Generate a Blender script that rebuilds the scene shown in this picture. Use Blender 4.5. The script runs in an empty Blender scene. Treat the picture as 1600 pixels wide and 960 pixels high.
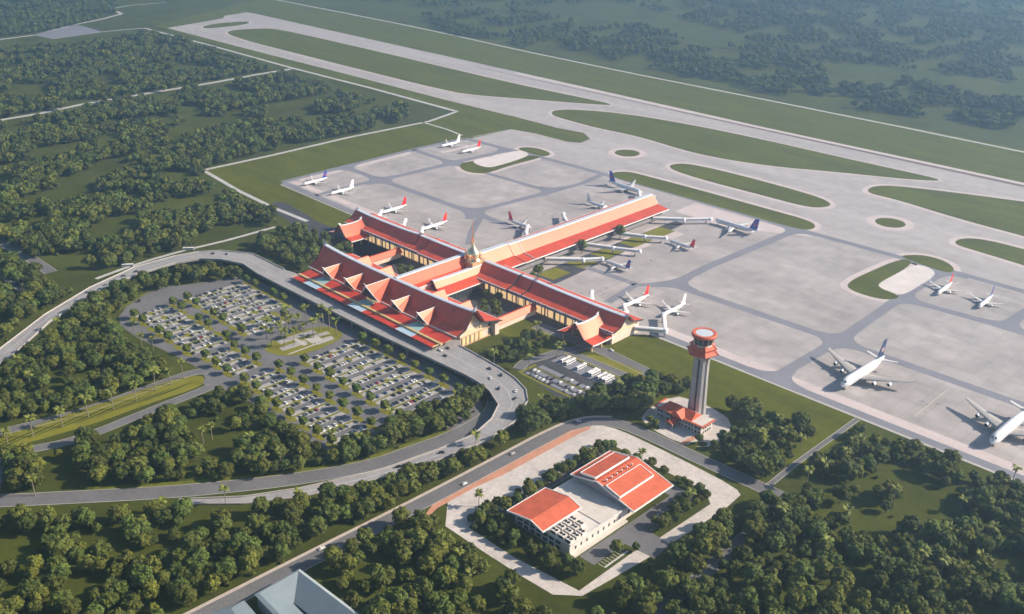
import bpy, bmesh, math, random
from math import sin, cos, pi, radians, atan2, hypot
from mathutils import Vector, Matrix, noise
from mathutils.geometry import tessellate_polygon

random.seed(7)
S = bpy.context.scene
COL = S.collection

# ------------------------------------------------------------------ camera
CAM_H = 400.0
HAZE_D = 0.000185
FPX = 1536.3                       # focal length in pixels of the 1600 wide photograph
RV = Vector((0.70720202, 0.70693034, 0.01071467))
UV = Vector((-0.30284551, 0.28919814, 0.90810188))
FV = Vector((-0.63886611, 0.64545637, -0.41861219))
cd = bpy.data.cameras.new('camera')
cd.sensor_width = 36.0
cd.lens = FPX / 1600 * 36.0
cd.clip_start = 1.0
cd.clip_end = 40000.0
cam = bpy.data.objects.new('camera', cd)
COL.objects.link(cam)
cam.matrix_world = Matrix(((RV.x, UV.x, -FV.x, 0), (RV.y, UV.y, -FV.y, 0), (RV.z, UV.z, -FV.z, CAM_H), (0, 0, 0, 1)))
S.camera = cam

# ------------------------------------------------------------------ light
SUN_EL = radians(31)
SUN_DIR = radians(47)              # world azimuth of the sun, counter-clockwise from +X
world = bpy.data.worlds.new('World')
S.world = world
world.use_nodes = True
wn = world.node_tree
sky = wn.nodes.new('ShaderNodeTexSky')
sky.sky_type = 'NISHITA'
sky.sun_disc = False
sky.sun_elevation = SUN_EL
sky.sun_rotation = pi / 2 - SUN_DIR
sky.air_density = 1.0
sky.dust_density = 1.0
bg = wn.nodes['Background']
bg.inputs['Strength'].default_value = 0.075
wn.links.new(sky.outputs[0], bg.inputs['Color'])
sl = bpy.data.lights.new('sun', 'SUN')
sl.energy = 5.0
sl.angle = radians(0.55)
sl.color = (1.0, 0.87, 0.71)
sun = bpy.data.objects.new('sun', sl)
COL.objects.link(sun)
sv = Vector((cos(SUN_EL) * cos(SUN_DIR), cos(SUN_EL) * sin(SUN_DIR), sin(SUN_EL)))
sun.rotation_euler = sv.to_track_quat('Z', 'Y').to_euler()
sun.location = sv * 900 + Vector((-600, 600, 0))

S.view_settings.view_transform = 'Standard'
S.view_settings.look = 'None'
S.view_settings.exposure = 0.75
S.view_settings.gamma = 1.0
S.render.engine = 'CYCLES'
S.cycles.max_bounces = 6
S.cycles.diffuse_bounces = 3
S.cycles.glossy_bounces = 3
S.cycles.transmission_bounces = 3
S.cycles.transparent_max_bounces = 4
S.cycles.volume_bounces = 2
S.cycles.use_denoising = True
S.cycles.use_adaptive_sampling = True
S.cycles.caustics_reflective = False
S.cycles.caustics_refractive = False


def G(x, y, z=0.0):
    """ground point (height z) seen at pixel x, y of the photograph"""
    d = RV * ((x - 800) / FPX) - UV * ((y - 480) / FPX) + FV
    t = (z - CAM_H) / d.z
    return Vector((d.x * t, d.y * t, z))


def to_px(p):
    d = Vector((p[0], p[1], p[2] - CAM_H))
    z = d.dot(FV)
    if z <= 1:
        return (-9999, -9999, 1)
    return (800 + FPX * d.dot(RV) / z, 480 - FPX * d.dot(UV) / z, z)


def GP(pts, z=0.0):
    return [G(a, b, z) for a, b in pts]


# ------------------------------------------------------------------ materials
def mat(name, col, rough=0.8, var=0.15, scale=0.3, spec=0.3, metal=0.0, col2=None, scale2=None, var2=0.0, stretch=None, objrand=0.0, coat=0.0, bump=0.0):
    m = bpy.data.materials.new(name)
    m.use_nodes = True
    nt = m.node_tree
    b = nt.nodes['Principled BSDF']
    b.inputs['Roughness'].default_value = rough
    b.inputs['Specular IOR Level'].default_value = spec
    b.inputs['Metallic'].default_value = metal
    if coat:
        b.inputs['Coat Weight'].default_value = coat
        b.inputs['Coat Roughness'].default_value = 0.15
    tc = nt.nodes.new('ShaderNodeTexCoord')
    src = tc.outputs['Object']
    if stretch:
        mp = nt.nodes.new('ShaderNodeMapping')
        mp.inputs['Scale'].default_value = stretch
        nt.links.new(src, mp.inputs['Vector'])
        src = mp.outputs['Vector']
    n1 = nt.nodes.new('ShaderNodeTexNoise')
    n1.inputs['Scale'].default_value = scale
    n1.inputs['Detail'].default_value = 5
    n1.inputs['Roughness'].default_value = 0.6
    nt.links.new(src, n1.inputs['Vector'])
    rp = nt.nodes.new('ShaderNodeValToRGB')
    c2 = col2 or tuple(c * (1 + var) for c in col)
    c1 = tuple(c * (1 - var) for c in col)
    rp.color_ramp.elements[0].color = (*c1, 1)
    rp.color_ramp.elements[0].position = 0.3
    rp.color_ramp.elements[1].color = (*c2, 1)
    rp.color_ramp.elements[1].position = 0.7
    nt.links.new(n1.outputs['Fac'], rp.inputs['Fac'])
    out = rp.outputs['Color']
    if scale2:
        n2 = nt.nodes.new('ShaderNodeTexNoise')
        n2.inputs['Scale'].default_value = scale2
        n2.inputs['Detail'].default_value = 4
        nt.links.new(tc.outputs['Object'], n2.inputs['Vector'])
        mr = nt.nodes.new('ShaderNodeMapRange')
        mr.inputs['From Min'].default_value = 0.3
        mr.inputs['From Max'].default_value = 0.7
        mr.inputs['To Min'].default_value = 1 - var2
        mr.inputs['To Max'].default_value = 1 + var2
        nt.links.new(n2.outputs['Fac'], mr.inputs['Value'])
        mx = nt.nodes.new('ShaderNodeVectorMath')
        mx.operation = 'SCALE'
        nt.links.new(out, mx.inputs[0])
        nt.links.new(mr.outputs['Result'], mx.inputs['Scale'])
        out = mx.outputs['Vector']
    if objrand:
        oi = nt.nodes.new('ShaderNodeObjectInfo')
        mr = nt.nodes.new('ShaderNodeMapRange')
        mr.inputs['To Min'].default_value = 1 - objrand
        mr.inputs['To Max'].default_value = 1 + objrand
        nt.links.new(oi.outputs['Random'], mr.inputs['Value'])
        mx = nt.nodes.new('ShaderNodeVectorMath')
        mx.operation = 'SCALE'
        nt.links.new(out, mx.inputs[0])
        nt.links.new(mr.outputs['Result'], mx.inputs['Scale'])
        out = mx.outputs['Vector']
    nt.links.new(out, b.inputs['Base Color'])
    if bump:
        bp = nt.nodes.new('ShaderNodeBump')
        bp.inputs['Strength'].default_value = bump
        bp.inputs['Distance'].default_value = 0.3
        nt.links.new(n1.outputs['Fac'], bp.inputs['Height'])
        nt.links.new(bp.outputs['Normal'], b.inputs['Normal'])
    return m


def slabs(m, sx, sy, dark=0.85, width=0.03):
    """adds a grid of cast-slab joints and slight slab to slab tone change to a paving material"""
    nt = m.node_tree
    b = nt.nodes['Principled BSDF']
    old = b.inputs['Base Color'].links[0].from_socket
    tc = nt.nodes.new('ShaderNodeTexCoord')
    br = nt.nodes.new('ShaderNodeTexBrick')
    br.offset = 0.0
    br.inputs['Scale'].default_value = 1.0
    br.inputs['Brick Width'].default_value = sx
    br.inputs['Row Height'].default_value = sy
    br.inputs['Mortar Size'].default_value = width
    br.inputs['Mortar Smooth'].default_value = 0.2
    br.inputs['Color1'].default_value = (1.05, 1.05, 1.05, 1)
    br.inputs['Color2'].default_value = (0.95, 0.95, 0.95, 1)
    br.inputs['Mortar'].default_value = (dark, dark, dark, 1)
    nt.links.new(tc.outputs['Object'], br.inputs['Vector'])
    mx = nt.nodes.new('ShaderNodeVectorMath')
    mx.operation = 'MULTIPLY'
    nt.links.new(old, mx.inputs[0])
    nt.links.new(br.outputs['Color'], mx.inputs[1])
    nt.links.new(mx.outputs['Vector'], b.inputs['Base Color'])
    return m


M = {}
M['grass'] = mat('grass', (0.060, 0.070, 0.010), 0.95, 0.30, 0.012, 0.1, scale2=0.22, var2=0.16)
M['turf'] = mat('airfield turf', (0.090, 0.099, 0.006), 0.95, 0.22, 0.018, 0.1, scale2=0.12, var2=0.14, stretch=(0.5, 2.2, 1))
M['lawn'] = mat('lawn', (0.185, 0.178, 0.02), 0.95, 0.18, 0.06, 0.1, scale2=0.8, var2=0.15)
M['lawn_dark'] = mat('mown lawn stripe', (0.035, 0.05, 0.01), 0.95, 0.18, 0.06, 0.1)
M['concrete'] = slabs(mat('apron concrete', (0.385, 0.348, 0.335), 0.75, 0.17, 0.014, 0.3, scale2=0.06, var2=0.12, stretch=(0.7, 1.4, 1)), 12, 12, 0.80, 0.22)
M['taxi'] = mat('taxiway concrete', (0.405, 0.368, 0.357), 0.75, 0.12, 0.012, 0.3, scale2=0.07, var2=0.10, stretch=(0.3, 2.0, 1))
M['shoulder'] = mat('pale pink shoulder paving', (0.56, 0.475, 0.46), 0.8, 0.08, 0.05, 0.3, scale2=0.4, var2=0.05)
M['lane'] = mat('apron lane asphalt', (0.215, 0.215, 0.245), 0.8, 0.09, 0.03, 0.3, scale2=0.3, var2=0.07)
M['pale'] = mat('bare pale paving', (0.66, 0.60, 0.57), 0.85, 0.10, 0.06, 0.2, scale2=0.5, var2=0.08)
M['kerb'] = mat('kerb stone', (0.46, 0.43, 0.40), 0.8, 0.06, 0.2)
M['path'] = mat('perimeter road concrete', (0.47, 0.455, 0.445), 0.8, 0.08, 0.1)
M['dark_surface'] = mat('dark brown runway strip', (0.17, 0.125, 0.115), 0.85, 0.15, 0.02, 0.3, stretch=(0.2, 3, 1))  # band along the far runway edge, browner and darker than the paving, streaked lengthwise
M['asphalt'] = mat('asphalt', (0.152, 0.147, 0.152), 0.85, 0.16, 0.04, 0.3, scale2=0.4, var2=0.12)
M['asphalt_dark'] = mat('dark asphalt', (0.060, 0.060, 0.066), 0.8, 0.2, 0.05, 0.3, scale2=0.5, var2=0.12)
M['deck'] = mat('viaduct concrete', (0.31, 0.295, 0.295), 0.8, 0.12, 0.05, 0.3, scale2=0.4, var2=0.10)
M['deckside'] = mat('viaduct side concrete', (0.28, 0.265, 0.255), 0.85, 0.12, 0.2)
M['bay'] = mat('parking bay paving', (0.36, 0.34, 0.325), 0.85, 0.12, 0.08, 0.3, scale2=0.7, var2=0.12)
M['line'] = mat('road paint', (0.55, 0.54, 0.51), 0.7, 0.06, 0.5)
M['plaza'] = slabs(mat('plaza stone', (0.55, 0.495, 0.455), 0.75, 0.14, 0.05, 0.3, scale2=0.3, var2=0.10), 3.0, 3.0, 0.86, 0.06)
M['terracotta'] = mat('terracotta paving', (0.52, 0.25, 0.16), 0.8, 0.12, 0.1, 0.3, scale2=0.9, var2=0.1)
M['roof'] = mat('glazed red roof tile', (0.58, 0.072, 0.030), 0.47, 0.20, 0.12, 0.85, scale2=0.9, var2=0.12, stretch=(0.8, 0.8, 0.3))
M['roof_low'] = mat('orange red roof sheet', (0.56, 0.115, 0.052), 0.6, 0.16, 0.16, 0.4, scale2=0.7, var2=0.10)
M['ridge'] = mat('pale blue grey ridge metal', (0.56, 0.60, 0.66), 0.45, 0.06, 0.2, 0.5)
M['trim'] = mat('white roof trim', (0.78, 0.77, 0.75), 0.55, 0.05, 0.3)
M['dark_trim'] = mat('dark bronze verge', (0.06, 0.045, 0.04), 0.6, 0.1, 0.5)
M['cream'] = mat('cream stone wall', (0.74, 0.61, 0.50), 0.75, 0.10, 0.12, 0.3, scale2=0.9, var2=0.08)
M['ochre'] = mat('warm sandstone detail', (0.58, 0.38, 0.20), 0.75, 0.15, 0.3)
M['gold'] = mat('gold leaf', (0.98, 0.78, 0.46), 0.26, 0.06, 0.4, 0.5, metal=1.0)
M['beam'] = mat('gilded beam', (0.60, 0.45, 0.20), 0.5, 0.12, 0.4, 0.5)
M['glass'] = mat('dark glazing', (0.035, 0.045, 0.055), 0.12, 0.25, 0.2, 0.6)
M['glass_warm'] = mat('amber tinted glazing', (0.42, 0.28, 0.12), 0.2, 0.3, 0.25, 0.6)
M['glass_blue'] = mat('pale blue skylight glass', (0.42, 0.56, 0.66), 0.2, 0.08, 0.3, 0.6)
M['glass_teal'] = mat('teal skylight glass', (0.34, 0.52, 0.50), 0.2, 0.12, 0.3, 0.6)
M['grey_wall'] = mat('grey wall panel', (0.34, 0.33, 0.34), 0.7, 0.10, 0.15)
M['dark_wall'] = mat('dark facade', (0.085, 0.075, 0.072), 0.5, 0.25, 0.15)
M['facade'] = mat('brown grey louvred facade', (0.22, 0.185, 0.165), 0.6, 0.35, 0.25, stretch=(0.6, 0.6, 2.5))
M['flatroof'] = mat('pale roof screed', (0.60, 0.545, 0.49), 0.85, 0.08, 0.1, 0.2, scale2=0.6, var2=0.06)
M['offwhite'] = mat('off white wall', (0.66, 0.61, 0.56), 0.75, 0.08, 0.2)
M['white'] = mat('white painted metal', (0.80, 0.795, 0.79), 0.35, 0.04, 0.4, 0.5)
M['plane_white'] = mat('aircraft white paint', (0.82, 0.815, 0.81), 0.25, 0.03, 0.3, 0.5, coat=0.3)
M['plane_wing'] = mat('aircraft grey wing paint', (0.60, 0.585, 0.57), 0.35, 0.07, 0.3, 0.5)
M['wing_grey'] = mat('aircraft brown grey wing panel', (0.36, 0.335, 0.315), 0.45, 0.07, 0.3, 0.5)
M['tail_red'] = mat('red tail paint', (0.78, 0.012, 0.018), 0.3, 0.08, 0.3, 0.5)
M['tail_orange'] = mat('orange tail flash', (0.80, 0.22, 0.02), 0.3, 0.08, 0.3, 0.5)
M['tail_blue'] = mat('blue tail paint', (0.025, 0.06, 0.38), 0.3, 0.08, 0.3, 0.5)
M['tail_navy'] = mat('navy tail paint', (0.010, 0.035, 0.11), 0.3, 0.08, 0.3, 0.5)
M['stand_line'] = mat('stand guide paint', (0.55, 0.50, 0.38), 0.7, 0.1, 0.5)
M['stain'] = mat('oil and tyre stained concrete', (0.27, 0.255, 0.255), 0.7, 0.25, 0.06)
M['tower_grey'] = mat('ribbed grey tower concrete', (0.40, 0.385, 0.375), 0.8, 0.12, 0.2, stretch=(1, 1, .3))
M['emblem'] = mat('red emblem paint', (0.62, 0.10, 0.06), 0.4, 0.05, 1)
M['emblem_pale'] = mat('pale pink emblem paint', (0.62, 0.40, 0.36), 0.4, 0.05, 1)
M['black'] = mat('black_rubber', (0.02, 0.02, 0.022), 0.7, 0.1, 1)
M['metal'] = mat('grey machine metal', (0.36, 0.36, 0.36), 0.5, 0.15, 0.4, 0.5)
M['bark'] = mat('bark', (0.11, 0.075, 0.05), 0.9, 0.25, 0.8)
M['palm_bark'] = mat('palm bark', (0.25, 0.21, 0.165), 0.9, 0.15, 0.8)
M['leaf'] = mat('broadleaf foliage', (0.056, 0.073, 0.013), 0.75, 0.45, 0.35, 0.2, col2=(0.150, 0.168, 0.028), objrand=0.38)
M['leaf_lot'] = mat('clipped tree foliage', (0.07, 0.095, 0.014), 0.75, 0.35, 0.5, 0.2, col2=(0.14, 0.165, 0.022), objrand=0.12)
M['leaf_palm'] = mat('palm foliage', (0.115, 0.15, 0.02), 0.65, 0.3, 0.5, 0.3, col2=(0.21, 0.22, 0.032), objrand=0.2)
M['zinc'] = mat('pale blue zinc roof', (0.20, 0.245, 0.27), 0.45, 0.08, 0.15, 0.5)
M['zinc_dark'] = mat('slate blue roof pane', (0.07, 0.09, 0.12), 0.35, 0.12, 0.15, 0.5)
M['zinc_rim'] = mat('light zinc rim', (0.36, 0.40, 0.41), 0.5, 0.08, 0.15, 0.5)
M['canopy'] = mat('deep red canopy sheet', (0.50, 0.045, 0.022), 0.6, 0.15, 0.1, 0.4, scale2=0.8, var2=0.08)
M['walk'] = mat('pinkish pavement', (0.50, 0.42, 0.37), 0.8, 0.1, 0.2, 0.3)
M['water'] = mat('pool water', (0.05, 0.16, 0.16), 0.1, 0.1, 0.2, 0.5)
M['roof'].node_tree.nodes['Principled BSDF'].inputs['Specular Tint'].default_value = (1.0, 0.76, 0.56, 1)
for q_, e_ in (('glass_warm', 0.55),):
    b_ = M[q_].node_tree.nodes['Principled BSDF']      # lit interiors behind the amber glass
    b_.inputs['Emission Color'].default_value = (1.0, 0.66, 0.30, 1)
    b_.inputs['Emission Strength'].default_value = e_
M['verge'] = mat('road verge grass', (0.125, 0.135, 0.016), 0.95, 0.2, 0.1, 0.1)
for lm_ in ('leaf', 'leaf_lot'):
    nt_ = M[lm_].node_tree
    b_ = nt_.nodes['Principled BSDF']
    old_ = b_.inputs['Base Color'].links[0].from_socket
    oi_ = nt_.nodes.new('ShaderNodeObjectInfo')
    fr_ = nt_.nodes.new('ShaderNodeMath'); fr_.operation = 'MULTIPLY'; fr_.inputs[1].default_value = 7.31
    f2_ = nt_.nodes.new('ShaderNodeMath'); f2_.operation = 'FRACT'
    rp_ = nt_.nodes.new('ShaderNodeValToRGB')
    rp_.color_ramp.elements[0].color = (0.80, 1.0, 1.15, 1)
    rp_.color_ramp.elements[1].color = (1.16, 1.06, 0.85, 1)
    e_ = rp_.color_ramp.elements.new(0.55); e_.color = (1, 1, 1, 1)
    mx_ = nt_.nodes.new('ShaderNodeVectorMath'); mx_.operation = 'MULTIPLY'
    nt_.links.new(oi_.outputs['Random'], fr_.inputs[0])
    nt_.links.new(fr_.outputs[0], f2_.inputs[0])
    nt_.links.new(f2_.outputs[0], rp_.inputs[0])
    nt_.links.new(old_, mx_.inputs[0]); nt_.links.new(rp_.outputs[0], mx_.inputs[1])
    nt_.links.new(mx_.outputs[0], b_.inputs['Base Color'])
for nm, c in dict(white=(0.78, 0.78, 0.77), silver=(0.48, 0.48, 0.49), black=(0.018, 0.018, 0.02), grey=(0.14, 0.14, 0.15), blue=(0.05, 0.08, 0.17), red=(0.35, 0.03, 0.03)).items():
    M['car_' + nm] = mat(nm + ' car paint', c, 0.3, 0.04, 1.0, 0.5, coat=0.5)


# ------------------------------------------------------------------ mesh helpers
class MB:
    def __init__(self):
        self.v, self.f, self.m, self.s = [], [], [], []

    def add(self, vs, fs, m=0, smooth=False):
        b = len(self.v)
        self.v += [Vector(p) for p in vs]
        for f in fs:
            self.f.append([b + i for i in f])
            self.m.append(m)
            self.s.append(smooth)
        return self

    def box(self, x0, x1, y0, y1, z0, z1, m=0, R=None):
        p = [Vector((x, y, z)) for z in (z0, z1) for x, y in ((x0, y0), (x1, y0), (x1, y1), (x0, y1))]
        if R:
            p = [R @ q for q in p]
        return self.add(p, [(3, 2, 1, 0), (4, 5, 6, 7), (0, 1, 5, 4), (1, 2, 6, 5), (2, 3, 7, 6), (3, 0, 4, 7)], m)

    def prism(self, poly, z0, z1, m=0, top_m=None, bottom=True):
        """poly: list of 2-D points, extruded up"""
        poly = [(p[0], p[1]) for p in poly]
        a = sum(poly[i][0] * poly[(i + 1) % len(poly)][1] - poly[(i + 1) % len(poly)][0] * poly[i][1] for i in range(len(poly)))
        if a < 0:
            poly = poly[::-1]
        n = len(poly)
        tri = tessellate_polygon([[Vector((x, y, 0)) for x, y in poly]])
        tri = [t if self._ccw(poly, t) else t[::-1] for t in tri]
        vs = [(x, y, z0) for x, y in poly] + [(x, y, z1) for x, y in poly]
        self.add(vs, [tuple(n + i for i in t) for t in tri], m if top_m is None else top_m)
        fs = [(i, (i + 1) % n, n + (i + 1) % n, n + i) for i in range(n)]
        if bottom:
            fs += [t[::-1] for t in tri]
        return self.add(vs, fs, m)

    @staticmethod
    def _ccw(p, t):
        a, b, c = (p[i] for i in t)
        return (b[0] - a[0]) * (c[1] - a[1]) - (c[0] - a[0]) * (b[1] - a[1]) > 0

    def sheet(self, poly, z, m=0):
        poly = [(p[0], p[1]) for p in poly]
        tri = tessellate_polygon([[Vector((x, y, 0)) for x, y in poly]])
        tri = [tuple(t) if self._ccw(poly, t) else tuple(t)[::-1] for t in tri]
        return self.add([(x, y, z) for x, y in poly], tri, m)

    def ribbon(self, pts, w, z=None, m=0, off=0.0):
        n = len(pts)
        vs = []
        for i, p in enumerate(pts):
            a = Vector(pts[max(i - 1, 0)][:2])
            c = Vector(pts[min(i + 1, n - 1)][:2])
            t = (c - a).normalized()
            nn = Vector((-t.y, t.x))
            ww = w[i] if isinstance(w, (list, tuple)) else w
            zz = p[2] if z is None else z
            q = Vector(p[:2]) + nn * off
            vs.append((*(q + nn * ww / 2), zz))
            vs.append((*(q - nn * ww / 2), zz))
        return self.add(vs, [(2 * i + 1, 2 * i + 3, 2 * i + 2, 2 * i) for i in range(n - 1)], m)

    def loft(self, secs, m=0, smooth=True, caps=True, closed=True):
        n = len(secs[0])
        vs = [p for s in secs for p in s]
        fs = []
        for i in range(len(secs) - 1):
            for j in range(n if closed else n - 1):
                k = (j + 1) % n
                fs.append((i * n + j, i * n + k, (i + 1) * n + k, (i + 1) * n + j))
        self.add(vs, fs, m, smooth)
        if caps:
            self.add(secs[0], [tuple(range(n))[::-1]], m)
            self.add(secs[-1], [tuple(range(n))], m)
        return self

    def ext(self, prof, axis, a0, a1, m=0, smooth=False):
        """closed 2-D profile (u, z) extruded along axis 'x' (u = y) or 'y' (u = x)"""
        if axis == 'x':
            s = [[(a, u, z) for u, z in prof] for a in (a0, a1)]
        else:
            s = [[(u, a, z) for u, z in prof] for a in (a0, a1)]
        n = len(prof)
        tri = tessellate_polygon([[Vector((u, z, 0)) for u, z in prof]])
        self.add(s[0] + s[1], [(j, (j + 1) % n, n + (j + 1) % n, n + j) for j in range(n)], m, smooth)
        self.add(s[0], tri, m)
        self.add(s[1], [tuple(t)[::-1] for t in tri], m)
        return self

    def lathe(self, prof, c=(0, 0), n=16, m=0, smooth=True, rot=0.0, sx=1.0, sy=1.0):
        secs = []
        for r, z in prof:
            secs.append([(c[0] + sx * r * cos(2 * pi * k / n + rot), c[1] + sy * r * sin(2 * pi * k / n + rot), z) for k in range(n)])
        return self.loft(secs, m, smooth)

    def tube(self, p0, p1, r0, r1=None, n=8, m=0, smooth=True):
        p0, p1 = Vector(p0), Vector(p1)
        r1 = r0 if r1 is None else r1
        d = (p1 - p0).normalized()
        a = d.orthogonal().normalized()
        b = d.cross(a)
        s = [[p + (a * cos(2 * pi * k / n) + b * sin(2 * pi * k / n)) * r for k in range(n)] for p, r in ((p0, r0), (p1, r1))]
        return self.loft(s, m, smooth)

    def mesh(self, name, mats, fix=True):
        me = bpy.data.meshes.new(name)
        me.from_pydata([tuple(p) for p in self.v], [], self.f)
        for q in mats:
            me.materials.append(M[q])
        me.polygons.foreach_set('material_index', self.m)
        me.polygons.foreach_set('use_smooth', self.s)
        if fix:
            bm = bmesh.new()
            bm.from_mesh(me)
            bmesh.ops.recalc_face_normals(bm, faces=bm.faces)
            bm.to_mesh(me)
            bm.free()
        me.update()
        return me

    def split(self):
        """the connected pieces of this mesh, each as a builder of its own"""
        par = {}
        key = [tuple(round(c, 4) for c in p) for p in self.v]

        def find(a):
            while par.setdefault(a, a) != a:
                par[a] = par[par[a]]
                a = par[a]
            return a
        for f in self.f:
            for i in f[1:]:
                par[find(key[f[0]])] = find(key[i])
        out = {}
        for k, f in enumerate(self.f):
            out.setdefault(find(key[f[0]]), []).append(k)
        res = []
        for ids in out.values():
            mb, mp = MB(), {}
            for k in ids:
                for i in self.f[k]:
                    if i not in mp:
                        mp[i] = len(mb.v)
                        mb.v.append(self.v[i].copy())
                mb.f.append([mp[i] for i in self.f[k]])
                mb.m.append(self.m[k])
                mb.s.append(self.s[k])
            res.append(mb)
        return res

    def build_each(self, name, mats, parent=None):
        return [p.build(name, mats, parent) for p in self.split()]

    def build(self, name, mats, parent=None, origin=None, fix=True):
        """parent: coordinates are taken as world ones, moved into the parent's space"""
        if isinstance(mats, str):
            mats = [mats]
        off = Vector((0, 0, 0))
        if parent is not None:
            q = parent
            while q is not None:
                off += q.location
                q = q.parent
        elif origin is not None:
            off = Vector(origin)
        if off.length:
            self.v = [p - off for p in self.v]
        o = bpy.data.objects.new(name, self.mesh(name, mats, fix))
        COL.objects.link(o)
        if parent is not None:
            o.parent = parent
        elif origin is not None:
            o.location = off
        return o


def tag(o, label=None, cat=None, group=None, kind=None):
    if label: o['label'] = label
    if cat: o['category'] = cat
    if group: o['group'] = group
    if kind: o['kind'] = kind
    return o


def thing(name, label, cat, loc=(0, 0, 0), rz=0.0, group=None):
    o = bpy.data.objects.new(name, None)
    o.empty_display_size = 1.0
    COL.objects.link(o)
    o.location = loc
    o.rotation_euler = (0, 0, rz)
    return tag(o, label, cat, group)


def link(name, me, parent=None, loc=(0, 0, 0), rz=0.0, sc=None):
    o = bpy.data.objects.new(name, me)
    COL.objects.link(o)
    o.location = loc
    o.rotation_euler = (0, 0, rz)
    if sc: o.scale = sc
    if parent is not None: o.parent = parent
    return o


def struct(name, mb, mats, kind='structure', fix=False):
    o = mb.build(name, mats, fix=fix)
    o['kind'] = kind
    return o


def chaikin(p, n=2, closed=True):
    p = [Vector((q[0], q[1])) for q in p]
    for _ in range(n):
        r = []
        k = len(p)
        for i in range(k if closed else k - 1):
            a, b = p[i], p[(i + 1) % k]
            r += [a * .75 + b * .25, a * .25 + b * .75]
        if not closed:
            r = [p[0]] + r + [p[-1]]
        p = r
    return p


def grow(poly, d):
    """offset a closed outline outwards by d"""
    p = [Vector((q[0], q[1])) for q in poly]
    n = len(p)
    a = sum(p[i].x * p[(i + 1) % n].y - p[(i + 1) % n].x * p[i].y for i in range(n))
    s = 1 if a > 0 else -1
    r = []
    for i in range(n):
        t = (p[(i + 1) % n] - p[i - 1])
        if t.length < 1e-6:
            r.append(p[i]); continue
        t.normalize()
        r.append(p[i] + Vector((t.y, -t.x)) * d * s)
    return r


def inside(p, poly):
    x, y = p[0], p[1]
    c = False
    n = len(poly)
    j = n - 1
    for i in range(n):
        xi, yi, xj, yj = poly[i][0], poly[i][1], poly[j][0], poly[j][1]
        if (yi > y) != (yj > y) and x < (xj - xi) * (y - yi) / (yj - yi) + xi:
            c = not c
        j = i
    return c


def smooth_line(p, n=2):
    p = [Vector(q) for q in p]
    for _ in range(n):
        r = [p[0]]
        for i in range(len(p) - 1):
            a, b = p[i], p[i + 1]
            r += [a * .75 + b * .25, a * .25 + b * .75]
        r.append(p[-1])
        p = r
    return p


# ------------------------------------------------------------------ ground and airfield
g = MB()
N = 24
xs = [-9000 + 11500 * i / N for i in range(N + 1)]
ys = [-1500 + 12000 * i / N for i in range(N + 1)]
g.add([(x, y, 0) for y in ys for x in xs], [(j * (N + 1) + i, j * (N + 1) + i + 1, (j + 1) * (N + 1) + i + 1, (j + 1) * (N + 1) + i) for j in range(N) for i in range(N)])
struct('ground', g, 'grass')

# airfield turf round the runway and apron
t = MB()
t.sheet([(-2700, 1660), (-2420, 1160), (-1740, 1113), (-1238, 1108), (-1219, 1032), (-1222, 628), (-1110, 612), (-890, 600), (-890, 560), (-560, 568),
         (-272, 562), (-272, 668), (500, 668), (500, 1580), (-920, 1590), (-1600, 1606), (-2000, 1640)], 0.02)
t.sheet([(-275, 560), (-270, 560), (-270, 668), (-275, 668)], 0.024)
struct('airfield_turf', t, 'turf')

# pavement: apron, taxiways and runway
R_FAR, R_NEAR = 1408, 1347
pv = MB()
left_end = GP([(262, 44), (348, 29), (351, 25), (385, 19.5), (402, 22.5)])
pave = [(500, R_FAR), (-813, R_FAR), (-1420, 1427), *[(p.x, p.y) for p in left_end[::-1]],
        *[(p.x, p.y) for p in GP([(400, 80), (550, 118), (692, 155), (800, 181.5), (870, 200), (912, 208), (922, 217), (908, 223.5), (887, 222), (835, 208.5), (800, 202.5)])],
        (-1094, 1004), (-1106, 916), (-1101, 680), (-1094, 670), (-890, 667), (-880, 640), (-500, 640), (-480, 667), (500, 667)]
pv.sheet(pave, 0.05)
struct('taxiway', pv, 'taxi')

# apron proper: older slab concrete, south of the top lane
ap = MB()
ap.sheet([(-1092, 1003), (-940, 1012), (-600, 1012), (500, 1012), (500, 672), (-480, 672), (-480, 662), (-895, 662), (-895, 671), (-1090, 674), (-1098, 690), (-1103, 912)], 0.07)
struct('apron', ap, 'concrete')

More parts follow.
